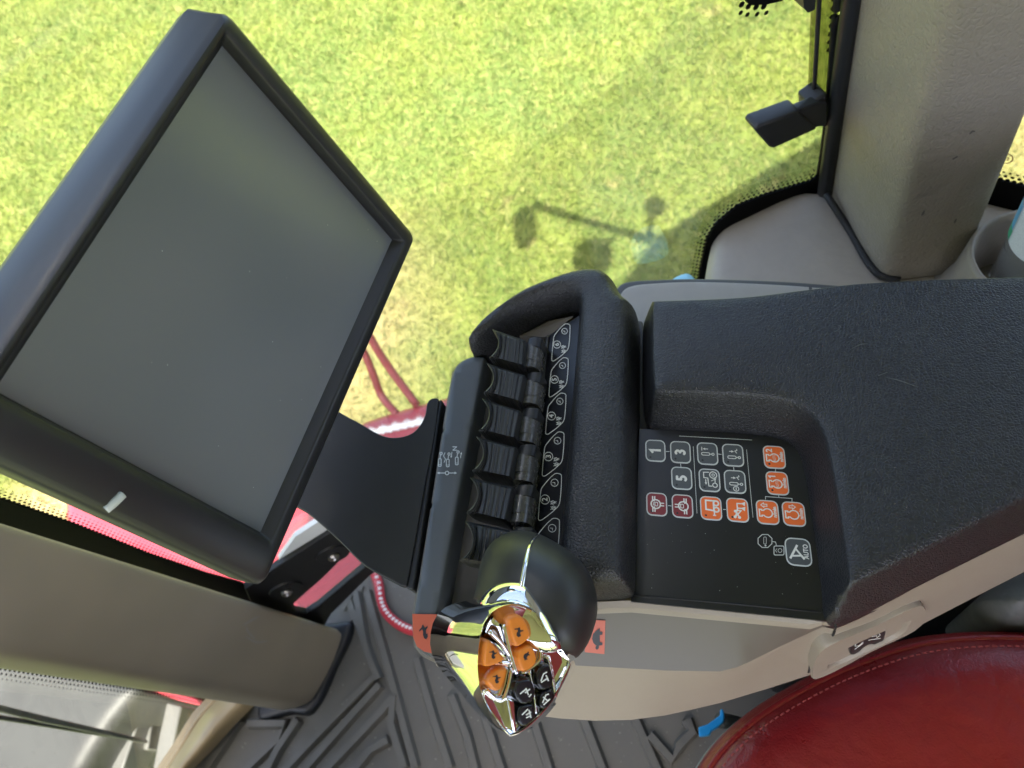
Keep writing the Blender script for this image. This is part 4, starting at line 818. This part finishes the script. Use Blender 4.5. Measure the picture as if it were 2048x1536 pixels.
# ------------------------------------------------------------------ joystick
js = thing('joystick', P(1080, 1200, .785), 'chrome and black rubber joystick with orange and black thumb keys', 'joystick')
def star(poly, c, n=56):
    """polar resample of a pixel polygon about c"""
    p = crom(poly, 5); out = []
    for a in np.linspace(0, 2 * math.pi, n, endpoint=False):
        d = np.array([math.cos(a), math.sin(a)]); best = None
        for i in range(len(p)):
            u, v = p[i] - c, p[(i + 1) % len(p)] - c; e = v - u; den = d[0] * e[1] - d[1] * e[0]
            if abs(den) < 1e-9: continue
            t = (u[0] * e[1] - u[1] * e[0]) / den; s = (u[0] * d[1] - u[1] * d[0]) / den
            if t > 0 and -1e-6 <= s <= 1 + 1e-6: best = t if best is None else max(best, t)
        out.append(c + d * best)
    return np.array(out)
rc = np.array([1078, 1190.])
rub = star([(946, 1215), (953, 1165), (965, 1112), (985, 1082), (1012, 1065), (1048, 1060), (1080, 1068), (1115, 1086), (1150, 1110), (1180, 1148), (1194, 1190), (1195, 1228), (1188, 1258), (1174, 1292), (1150, 1318), (1105, 1318), (1020, 1280), (960, 1250)], rc)
def rr_(s, z, sh=(0, 0)): return [P(*(rc + (q - rc) * s + np.array(sh)), z) for q in rub]
rings = [rr_(.55, .786), rr_(.60, .80), rr_(.84, .818), rr_(.95, .835), rr_(.995, .852), rr_(.995, .864), rr_(.955, .8755), rr_(.86, .8850), rr_(.70, .8925), rr_(.48, .8975), rr_(.22, .9)]
loft('rubber_grip', rings, 'satin', js)
RB = caster(bpy.data.objects['rubber_grip'])
seam_ = [RB(*q) for q in crom([(1075, 1071), (1066, 1081), (1060, 1092), (1054, 1115), (1050, 1135), (1046, 1160), (1042, 1180)], 4, False)]; seam_ = [q for q in seam_ if q is not None]
tube('chrome_seam', seam_, [.0009 + .0008 * i / len(seam_) for i in range(len(seam_))], 'chrome', js, n=0)

# thumb face plane, turned to the driver
fo = P(1045, 1335, .898); fn = unit([.60, -.30, .70]); fU = unit(np.cross([0, 1, 0], fn)); fU = unit(fU); fV = np.cross(fn, fU); ffr = (fo, fU, fV, fn)
FP = lambda px, py, h=0: PL(px, py, fo + fn * h, fn)
fc = np.array([1036., 1330])
face = star([(1027, 1206), (989, 1218), (967, 1245), (958, 1281), (954, 1321), (955, 1352), (961, 1384), (976, 1418), (996, 1446), (1020, 1473), (1040, 1466), (1066, 1446), (1103, 1404), (1130, 1353), (1142, 1325), (1131, 1308), (1110, 1271), (1088, 1239), (1060, 1217)], fc)
sil = star([(860, 1262), (859, 1301), (866, 1323), (906, 1368), (947, 1418), (1000, 1468), (1021, 1477), (1044, 1468), (1068, 1448), (1106, 1405), (1134, 1354), (1149, 1325), (1150, 1300), (1128, 1268), (1098, 1232), (1066, 1205), (1030, 1190), (981, 1194), (925, 1203), (880, 1214)], fc)
f3 = lambda s, h: [FP(*(fc + (q - fc) * s), h) for q in face]
mid = fc + (face - fc) * .5 + (sil - fc) * .5
fz3 = np.array(f3(1, 0))
silz = np.array([P(*q, .862 + .0 * i) for i, q in enumerate(sil)])
# blend: silhouette points near the face edge keep the face's depth
gap = np.linalg.norm(sil - face, axis=1); kk = np.clip(gap / 60, 0, 1)
sm = lambda a: (np.roll(a, 1, 0) + 2 * a + np.roll(a, -1, 0)) / 4
for _ in range(4): kk = sm(kk)
def lerp3(a, b, t): return a + (b - a) * t
depth_face = fz3[:, 2]; sil3 = np.array([P(*q, lerp3(depth_face[i] - .006, .862, kk[i])) for i, q in enumerate(sil)])
mid3 = np.array([P(*q, lerp3(depth_face[i] - .001, .862 + .62 * (depth_face[i] - .862), kk[i])) for i, q in enumerate(mid * .6 + (fc + (face - fc) * 1.0) * .4 if False else mid)])
for _ in range(2): sil3 = sm(sil3); mid3 = sm(mid3)
low = [np.array([*(sil3.mean(0)[:2] + (q[:2] - sil3.mean(0)[:2]) * .9), q[2] - .022]) for q in sil3]
low2 = [np.array([*(sil3.mean(0)[:2] + (q[:2] - sil3.mean(0)[:2]) * .55 + np.array([.006, .012])), .815]) for q in sil3]
shell = loft('chrome_shell', [low2, low, sil3, mid3, f3(1.0, .0005), f3(.985, .0012), f3(.965, .0005), f3(.955, -.003)], 'chrome', js, cap0=True, cap1=True, auto=72)
neck = star([(958, 1212), (968, 1186), (990, 1168), (1020, 1160), (1048, 1163), (1066, 1182), (1090, 1218), (1112, 1260), (1124, 1300), (1060, 1300), (980, 1250)], np.array([1030., 1225]))
nc_ = np.array([1030., 1225])
loft('chrome_neck', [[P(*(nc_ + (q - nc_) * s), z) for q in neck] for s, z in ((.9, .850), (.99, .872), (1.0, .886), (.97, .8945), (.90, .9000), (.6, .903))], 'chrome', js)
def keycap(poly, m, sym=None, h=.0045, nm='key'):
    q = np.array([((FP(*p) - fo) @ fU, (FP(*p) - fo) @ fV) for p in crom(poly, 3)])
    o = dome(nm, q, -.001, h, .0013, m, js, zbot=-.004, step=.0010, frame=ffr); return o
K1 = keycap([(1011, 1238), (1027, 1227), (1043, 1234), (1056, 1264), (1052, 1278), (1032, 1292), (1023, 1288)], 'orange', nm='orange_key')
K2 = keycap([(1030, 1301), (1052, 1288), (1063, 1294), (1068, 1324), (1044, 1342), (1036, 1339)], 'orange', nm='orange_key')
K3 = keycap([(967, 1288), (972, 1279), (980, 1282), (1005, 1316), (998, 1323), (974, 1332), (964, 1329)], 'orange', nm='orange_key')
K4 = keycap([(969, 1358), (989, 1336), (1008, 1333), (1010, 1340), (1000, 1373), (989, 1381), (976, 1374)], 'orange', nm='orange_key')
B1 = keycap([(1022, 1366), (1049, 1353), (1060, 1358), (1065, 1394), (1035, 1407)], 'blackkey', nm='black_key'); B2 = keycap([(1067, 1340), (1086, 1324), (1096, 1330), (1101, 1367), (1075, 1379)], 'blackkey', nm='black_key')
B3 = keycap([(1030, 1413), (1057, 1403), (1065, 1410), (1067, 1432), (1037, 1452)], 'blackkey', nm='black_key'); B4 = keycap([(1074, 1389), (1092, 1374), (1102, 1379), (1104, 1396), (1078, 1418)], 'blackkey', nm='black_key')
HK = .0036
def sym(kind, cx, cy, s, key, rot=0, m='blackp'):
    a = Art(); pts = [(x * math.cos(rot) - y * math.sin(rot), x * math.sin(rot) + y * math.cos(rot)) for x, y in kind]; a.fill([(cx + s * x, cy + s * y) for x, y in pts])
    a.make('key_symbol', lambda x, y, h: FP(x, y, HK + h), m, key)
# symbols on the keys are drawn with image y down, turned a quarter
T90 = lambda poly: [(-y, -x) for x, y in poly]
sym(T90(RABBIT), 1037, 1264, 19, K1, .5); sym(T90(TURTLE), 1052, 1312, 19, K2, .5)
sym(T90(RABBIT), 986, 1309, 17, K3, .4); sym(T90(RABBIT), 993, 1358, 17, K4, .4)
def chrome_icon(key, strokes):
    a = Art(); [a.line(s, 2.6) for s in strokes]; a.make('key_icon', lambda x, y, h: FP(x, y, HK + .0003 + h), 'white', key)
chrome_icon(B1, [[(1040, 1388), (1052, 1378)], [(1050, 1386), (1060, 1378)], [(1052, 1376), (1057, 1390)], [(1058, 1394), (1063, 1388)]])
chrome_icon(B2, [[(1082, 1362), (1087, 1348), (1094, 1344)], [(1082, 1365), (1096, 1356)], [(1092, 1350), (1097, 1362)]])
chrome_icon(B3, [[(1044, 1430), (1056, 1418)], [(1052, 1430), (1062, 1424)], [(1052, 1436), (1060, 1432)], [(1058, 1420), (1062, 1436)]])
chrome_icon(B4, [[(1085, 1406), (1092, 1390), (1098, 1388)], [(1087, 1410), (1100, 1398)], [(1086, 1394), (1096, 1402)]])
for pts, r in (([(1094, 1311), (1101, 1340), (1110, 1394)], .0013), ([(1058, 1341), (1066, 1380), (1072, 1432)], .0013), ([(1008, 1248), (1020, 1300), (1036, 1354)], .0014), ([(1062, 1218), (1069, 1245), (1066, 1272), (1048, 1282)], .0011), ([(1080, 1290), (1079, 1322), (1044, 1348)], .0011), ([(970, 1378), (1000, 1400), (1014, 1382), (1024, 1336)], .0011), ([(978, 1262), (1004, 1288), (1020, 1312)], .0012), ([(1000, 1324), (1022, 1326)], .001)):
    tube('chrome_ridge', [FP(*q, -.0015) for q in pts], r, 'chrome', js, n=5, seg=8)
prism('chrome_wedge', [((FP(*p) - fo) @ fU, (FP(*p) - fo) @ fV) for p in [(1009, 1392), (1024, 1399), (1029, 1462), (1022, 1463)]], -.004, .003, 'chrome', js, frame=ffr, bev=.0008)
# ------------------------------------------------------------------ monitor
mo_o = np.array([-.24302867, .13771537, .92936531]); mx = unit([.28730334, .95745053, -.02729955]); my = unit([-.21600736, .0925319, .97199726]); mn = np.cross(mx, my)
mt = thing('display_monitor', mo_o - my * .02, 'large black touch screen monitor, switched off, on a bracket before the levers', 'monitor')
MP = lambda x, y, n: mo_o + mx * x * .001 + my * y * .001 + mn * n * .001
def mrr(x0, x1, y0, y1, r, n): return [MP(x, y, n) for x, y in rrect(x1 - x0, y1 - y0, r, 6, ((x0 + x1) / 2, (y0 + y1) / 2))]
loft('housing', [mrr(20, 190, 20, 135, 10, -62), mrr(0, 200, 5, 150, 12, -55), mrr(-21, 217, -8, 166, 9, -36), mrr(-25, 225.5, -11.5, 175, 5, -25), mrr(-27, 227, -13, 176, 4, -18), mrr(-27.5, 225, -13.5, 171.5, 4.5, -4), mrr(-27.2, 224, -13.2, 169.2, 4.5, 4), mrr(-26, 222.5, -12.2, 168.3, 5.5, 6.8), mrr(-23.5, 220, -10.5, 167, 5, 8.4), mrr(-8, 213.5, -5, 165.5, 2.5, 8.6), mrr(-4.5, 212, -3.8, 164.2, 1.6, 8.2), mrr(-3.6, 211.4, -3.0, 163.2, 1.5, 7.2), mrr(-1.2, 211.4, -.8, 159, 1, .4), mrr(0, 210, 0, 157, .5, -.3)], 'bezel', mt, cap1=True, auto=40)
mesh('screen', [MP(x, y, .35) for x, y in ((-.6, -.3), (210.8, -.3), (210.8, 158.4), (-.6, 158.4))], [(0, 1, 2, 3)], 'screen', mt, smooth=False)
tube('status_light', [MP(-16.5, 90.2, 8.6), MP(-21, 91.8, 8.5), MP(-25.5, 93.2, 7.2)], .0021, 'pale', mt, n=3)
# bracket: black sheet from the console nose up behind the screen
bt_ = crom([(878, 800), (858, 800), (850, 830), (840, 850), (822, 867), (792, 875), (762, 870), (700, 836), (600, 800), (520, 960), (612, 1022), (680, 1082), (730, 1130), (788, 1163), (806, 1172), (814, 1170), (845, 1000)], 4)
# sloping sheet: height rises away from the console edge
e0 = P(846, 1000, .797); eD = unit(P(874, 820, .797) - P(815, 1165, .797)); inn_ = np.array([-eD[1], eD[0], 0]); inn_ = inn_ if inn_[0] < 0 else -inn_
bn = unit(np.cross(eD, inn_ + np.array([0, 0, .30]))); bn = bn if bn[2] > 0 else -bn
BT = [PL(q[0], q[1], e0, bn) for q in bt_]; nB = len(BT); V = BT + [q - bn * .006 for q in BT]
mesh('bracket', V, [tuple(range(nB)), tuple(range(2 * nB - 1, nB - 1, -1))] + [(i, nB + i, nB + (i + 1) % nB, (i + 1) % nB) for i in range(nB)], 'plastic', mt, bev=.0015)
prism('bracket_flange', pxy([(884, 800), (878, 798), (812, 1176), (826, 1180), (832, 1150)], .796, 0), .72, .796, 'plastic', mt, bev=.0015)
tube('bracket_neck', [MP(100, 20, -58), MP(100, -10, -50), MP(100, -40, -30)], .02, 'plastic', mt)
# ------------------------------------------------------------------ seat
st_ = thing('driver_seat', P(1800, 1450, .30), 'red leather driver seat with stitched cushion edge beside the console', 'seat')
so_ = [(1372, 1580), (1392, 1534), (1420, 1492), (1460, 1450), (1510, 1410), (1580, 1367), (1660, 1326), (1740, 1294), (1820, 1270), (1900, 1258), (1980, 1254), (2060, 1256), (2200, 1270)]
sxy = [P(a, b, .575)[:2] for a, b in so_]
sxy = np.concatenate([crom(sxy, 4, False), [(.46, .11), (.47, -.40), (.38, -.44), (.0, -.42), (-.06, -.36), (-.075, -.1), (-.068, -.01)]])
dome('cushion', sxy, .555, .045, .05, 'red', st_, zbot=.47, crown=.015, cw=.1, step=.008)
ce = sxy.mean(0)
def inset(c, d): 
    a = c; t = np.roll(a, -1, 0) - np.roll(a, 1, 0); t /= np.linalg.norm(t, axis=1)[:, None]; n = np.stack([-t[:, 1], t[:, 0]], 1); s = np.sign(((ce - a) * n).sum(1)); return a + n * s[:, None] * d
ncv = (len(so_) - 1) * 4
pi_ = inset(sxy, .010)[:ncv]
hz_ = lambda d: .555 + .045 * math.sqrt(max(0, 1 - (1 - min(1, d / .05)) ** 2))
tube('piping', [(*q, hz_(.010) - .001) for q in pi_], .0032, 'red', st_, n=0)
p2 = inset(sxy, .0175)[:ncv]; L = np.concatenate([[0], np.cumsum(np.linalg.norm(np.diff(p2, axis=0), axis=1))]); V = []; Fc = []
for s in np.arange(.004, L[-1] - .004, .0052):
    a = np.array([np.interp(s, L, p2[:, i]) for i in (0, 1)]); b = np.array([np.interp(s + .0034, L, p2[:, i]) for i in (0, 1)]); t = unit(b - a); n = np.array([-t[1], t[0]]) * .0006; z = hz_(.0175) + .0004; k = len(V)
    V += [(*(a - n), z), (*(b - n), z), (*(b + n), z), (*(a + n), z), (*((a + b) / 2 - n), z + .0006), (*((a + b) / 2 + n), z + .0006)]; Fc += [(k, k + 4, k + 5, k + 3), (k + 4, k + 1, k + 2, k + 5)]
mesh('stitching', V, Fc, 'stitch', st_)
skx = ce + (sxy - ce) * 1.02; skx[:ncv] = inset(sxy, -.008)[:ncv]
dome('skirt', skx, .44, .03, .02, 'skirt', st_, zbot=.33, step=.012)
prism('suspension', [(.0, .02), (.40, .05), (.40, -.36), (.0, -.36)], .003, .34, 'blackm', st_, bev=.02)
bb = []
for z, x, hw in ((.56, .43, .23), (.62, .40, .25), (.75, .42, .26), (.95, .46, .26), (1.15, .50, .24), (1.28, .53, .20), (1.32, .55, .15)):
    bb.append([(x + .06 + dx, -.16 + dy * hw, z) for dx, dy in ((-.05, -.9), (-.075, -.4), (-.075, .4), (-.05, .9), (0, 1), (.06, .85), (.07, 0), (.06, -.85), (0, -1))])
loft('backrest', bb, 'red', st_, sub=2)
hg = dome('hinge_cover', pxy([(1975, 1190), (1990, 1165), (2060, 1120), (2200, 1080), (2260, 1160), (2200, 1260), (2060, 1252), (2015, 1240)], .60, 4), .55, .05, .03, 'dusty', st_, zbot=.45)
lv_ = thing('blue_lever', P(1420, 1460, .33), 'bright blue plastic lever beside the grey skirt of the red seat', 'lever')
prism('paddle', pxy([(1397, 1454), (1414, 1449), (1432, 1436), (1440, 1430), (1440, 1420), (1444, 1417), (1448, 1422), (1449, 1434), (1446, 1445), (1435, 1454), (1422, 1462), (1419, 1470), (1398, 1473)], .40, 0), .385, .40, 'blue', lv_, bev=.002)
tube('shaft', [P(1440, 1440, .39), P(1480, 1450, .37), P(1530, 1480, .36)], .008, 'dusty', lv_)
# black box added to darken the shaded gap between seat and wall
tag(prism('gap_shade_box', [(.06, .15), (.9, .17), (.9, .42), (.06, .42)], .003, .40, 'blackm', bev=.02), 'added black box darkening the shaded gap between red seat and console', 'housing')
# cord on the floor
cd_ = thing('braided_cord', P(790, 1240, .02), 'red and white braided cord lying on the rubber floor under the bracket', 'cord')
cp = crom([P(a, b, .012) for a, b in [(740, 1130), (757, 1165), (762, 1200), (772, 1225), (792, 1245), (815, 1258), (840, 1264), (880, 1262)]], 10, False)
tube('cord', cp, .0085, 'rope', cd_, n=0)
for i in range(2, len(cp) - 1, 3):
    c = cp[i]; t = unit(cp[i + 1] - cp[i - 1]); s = np.array([-t[1], t[0], 0])
    mesh('white_fleck', *ell(c + np.array([0, 0, .0055]) + s * .002, .0042, .0036, .0036), 'ropew', cd_)

# scuffs on the vinyl and the armrest
def scuff(obj, strokes, m, name, parent, w=3):
    C_ = caster(obj); V = []; Fc = []
    for pts in strokes:
        p = crom(pts, 4, False) if len(pts) > 2 else np.array(pts, float); T = np.gradient(p, axis=0)
        for i in range(len(p)):
            t = unit(T[i]); n = np.array([-t[1], t[0]]); ww = w * .5 * (math.sin(math.pi * (i + .3) / (len(p) - .4)) ** .6)
            a, b = C_(*(p[i] + n * ww), .0004), C_(*(p[i] - n * ww), .0004)
            if a is None or b is None: continue
            V += [a, b]
            if i and len(V) >= 4: k = len(V); Fc.append((k - 4, k - 3, k - 1, k - 2))
        V += []
    mesh(name, V, Fc, m, parent)
for st2 in ([(1849, 420), (1846, 426), (1843, 431)], [(1913, 437), (1910, 442), (1908, 446)], [(1905, 318), (1915, 312)], [(1938, 268), (1945, 262), (1950, 262)]):
    scuff(bpy.data.objects['padding'], [st2], 'recess', 'scuff', bp, 4)
for st2 in ([(1770, 755), (1800, 762), (1836, 775)], [(1700, 700), (1720, 690), (1736, 688)], [(1756, 752), (1775, 745)]):
    scuff(bpy.data.objects['armrest_pad'], [st2], 'dusty', 'scuff', con, 2.2)
for st2 in ([(486, 1250), (500, 1242), (518, 1232)], [(490, 1272), (512, 1284), (535, 1282)], [(492, 1252), (496, 1264), (510, 1278)]):
    scuff(bpy.data.objects['padding.001'], [st2], 'trim', 'scuff', fp, 5)
# dust flecks on the flat dark surfaces
def flecks(name, n, mp, x0, x1, y0, y1, parent, r0=.00025, r1=.0007, m='pale'):
    V = []; Fc = []
    for _ in range(n):
        x, y = random.uniform(x0, x1), random.uniform(y0, y1); r_ = random.uniform(r0, r1); k = len(V); e = random.uniform(.4, 1); a0 = random.uniform(0, 3)
        o_, ex, ey = mp(x, y)
        V += [o_ + r_ * (math.cos(a0) * (math.cos(a) * ex + e * math.sin(a) * ey) + math.sin(a0) * (math.cos(a) * ey - e * math.sin(a) * ex)) for a in np.arange(6) * math.pi / 3]; Fc.append(tuple(range(k, k + 6)))
    tag(mesh(name, V, Fc, m, parent, smooth=False), kind='stuff')
flecks('dust_flecks', 14, lambda x, y: (MP(x, y, .6), mx, my), 5, 205, 4, 153, mt, .00012, .0003)
flecks('dust_flecks', 26, lambda x, y: (P(x, y, KZ + .0003), np.array([1., 0, 0]), np.array([0, 1., 0])), 1285, 1630, 1050, 1190, kp, .0001, .00025)
flecks('dirt_crumbs', 420, lambda x, y: (P(x, y, .0012), np.array([1., 0, 0]), np.array([0, 1., 0])), 430, 1420, 1150, 1536, fl, .0004, .0016, 'trim')
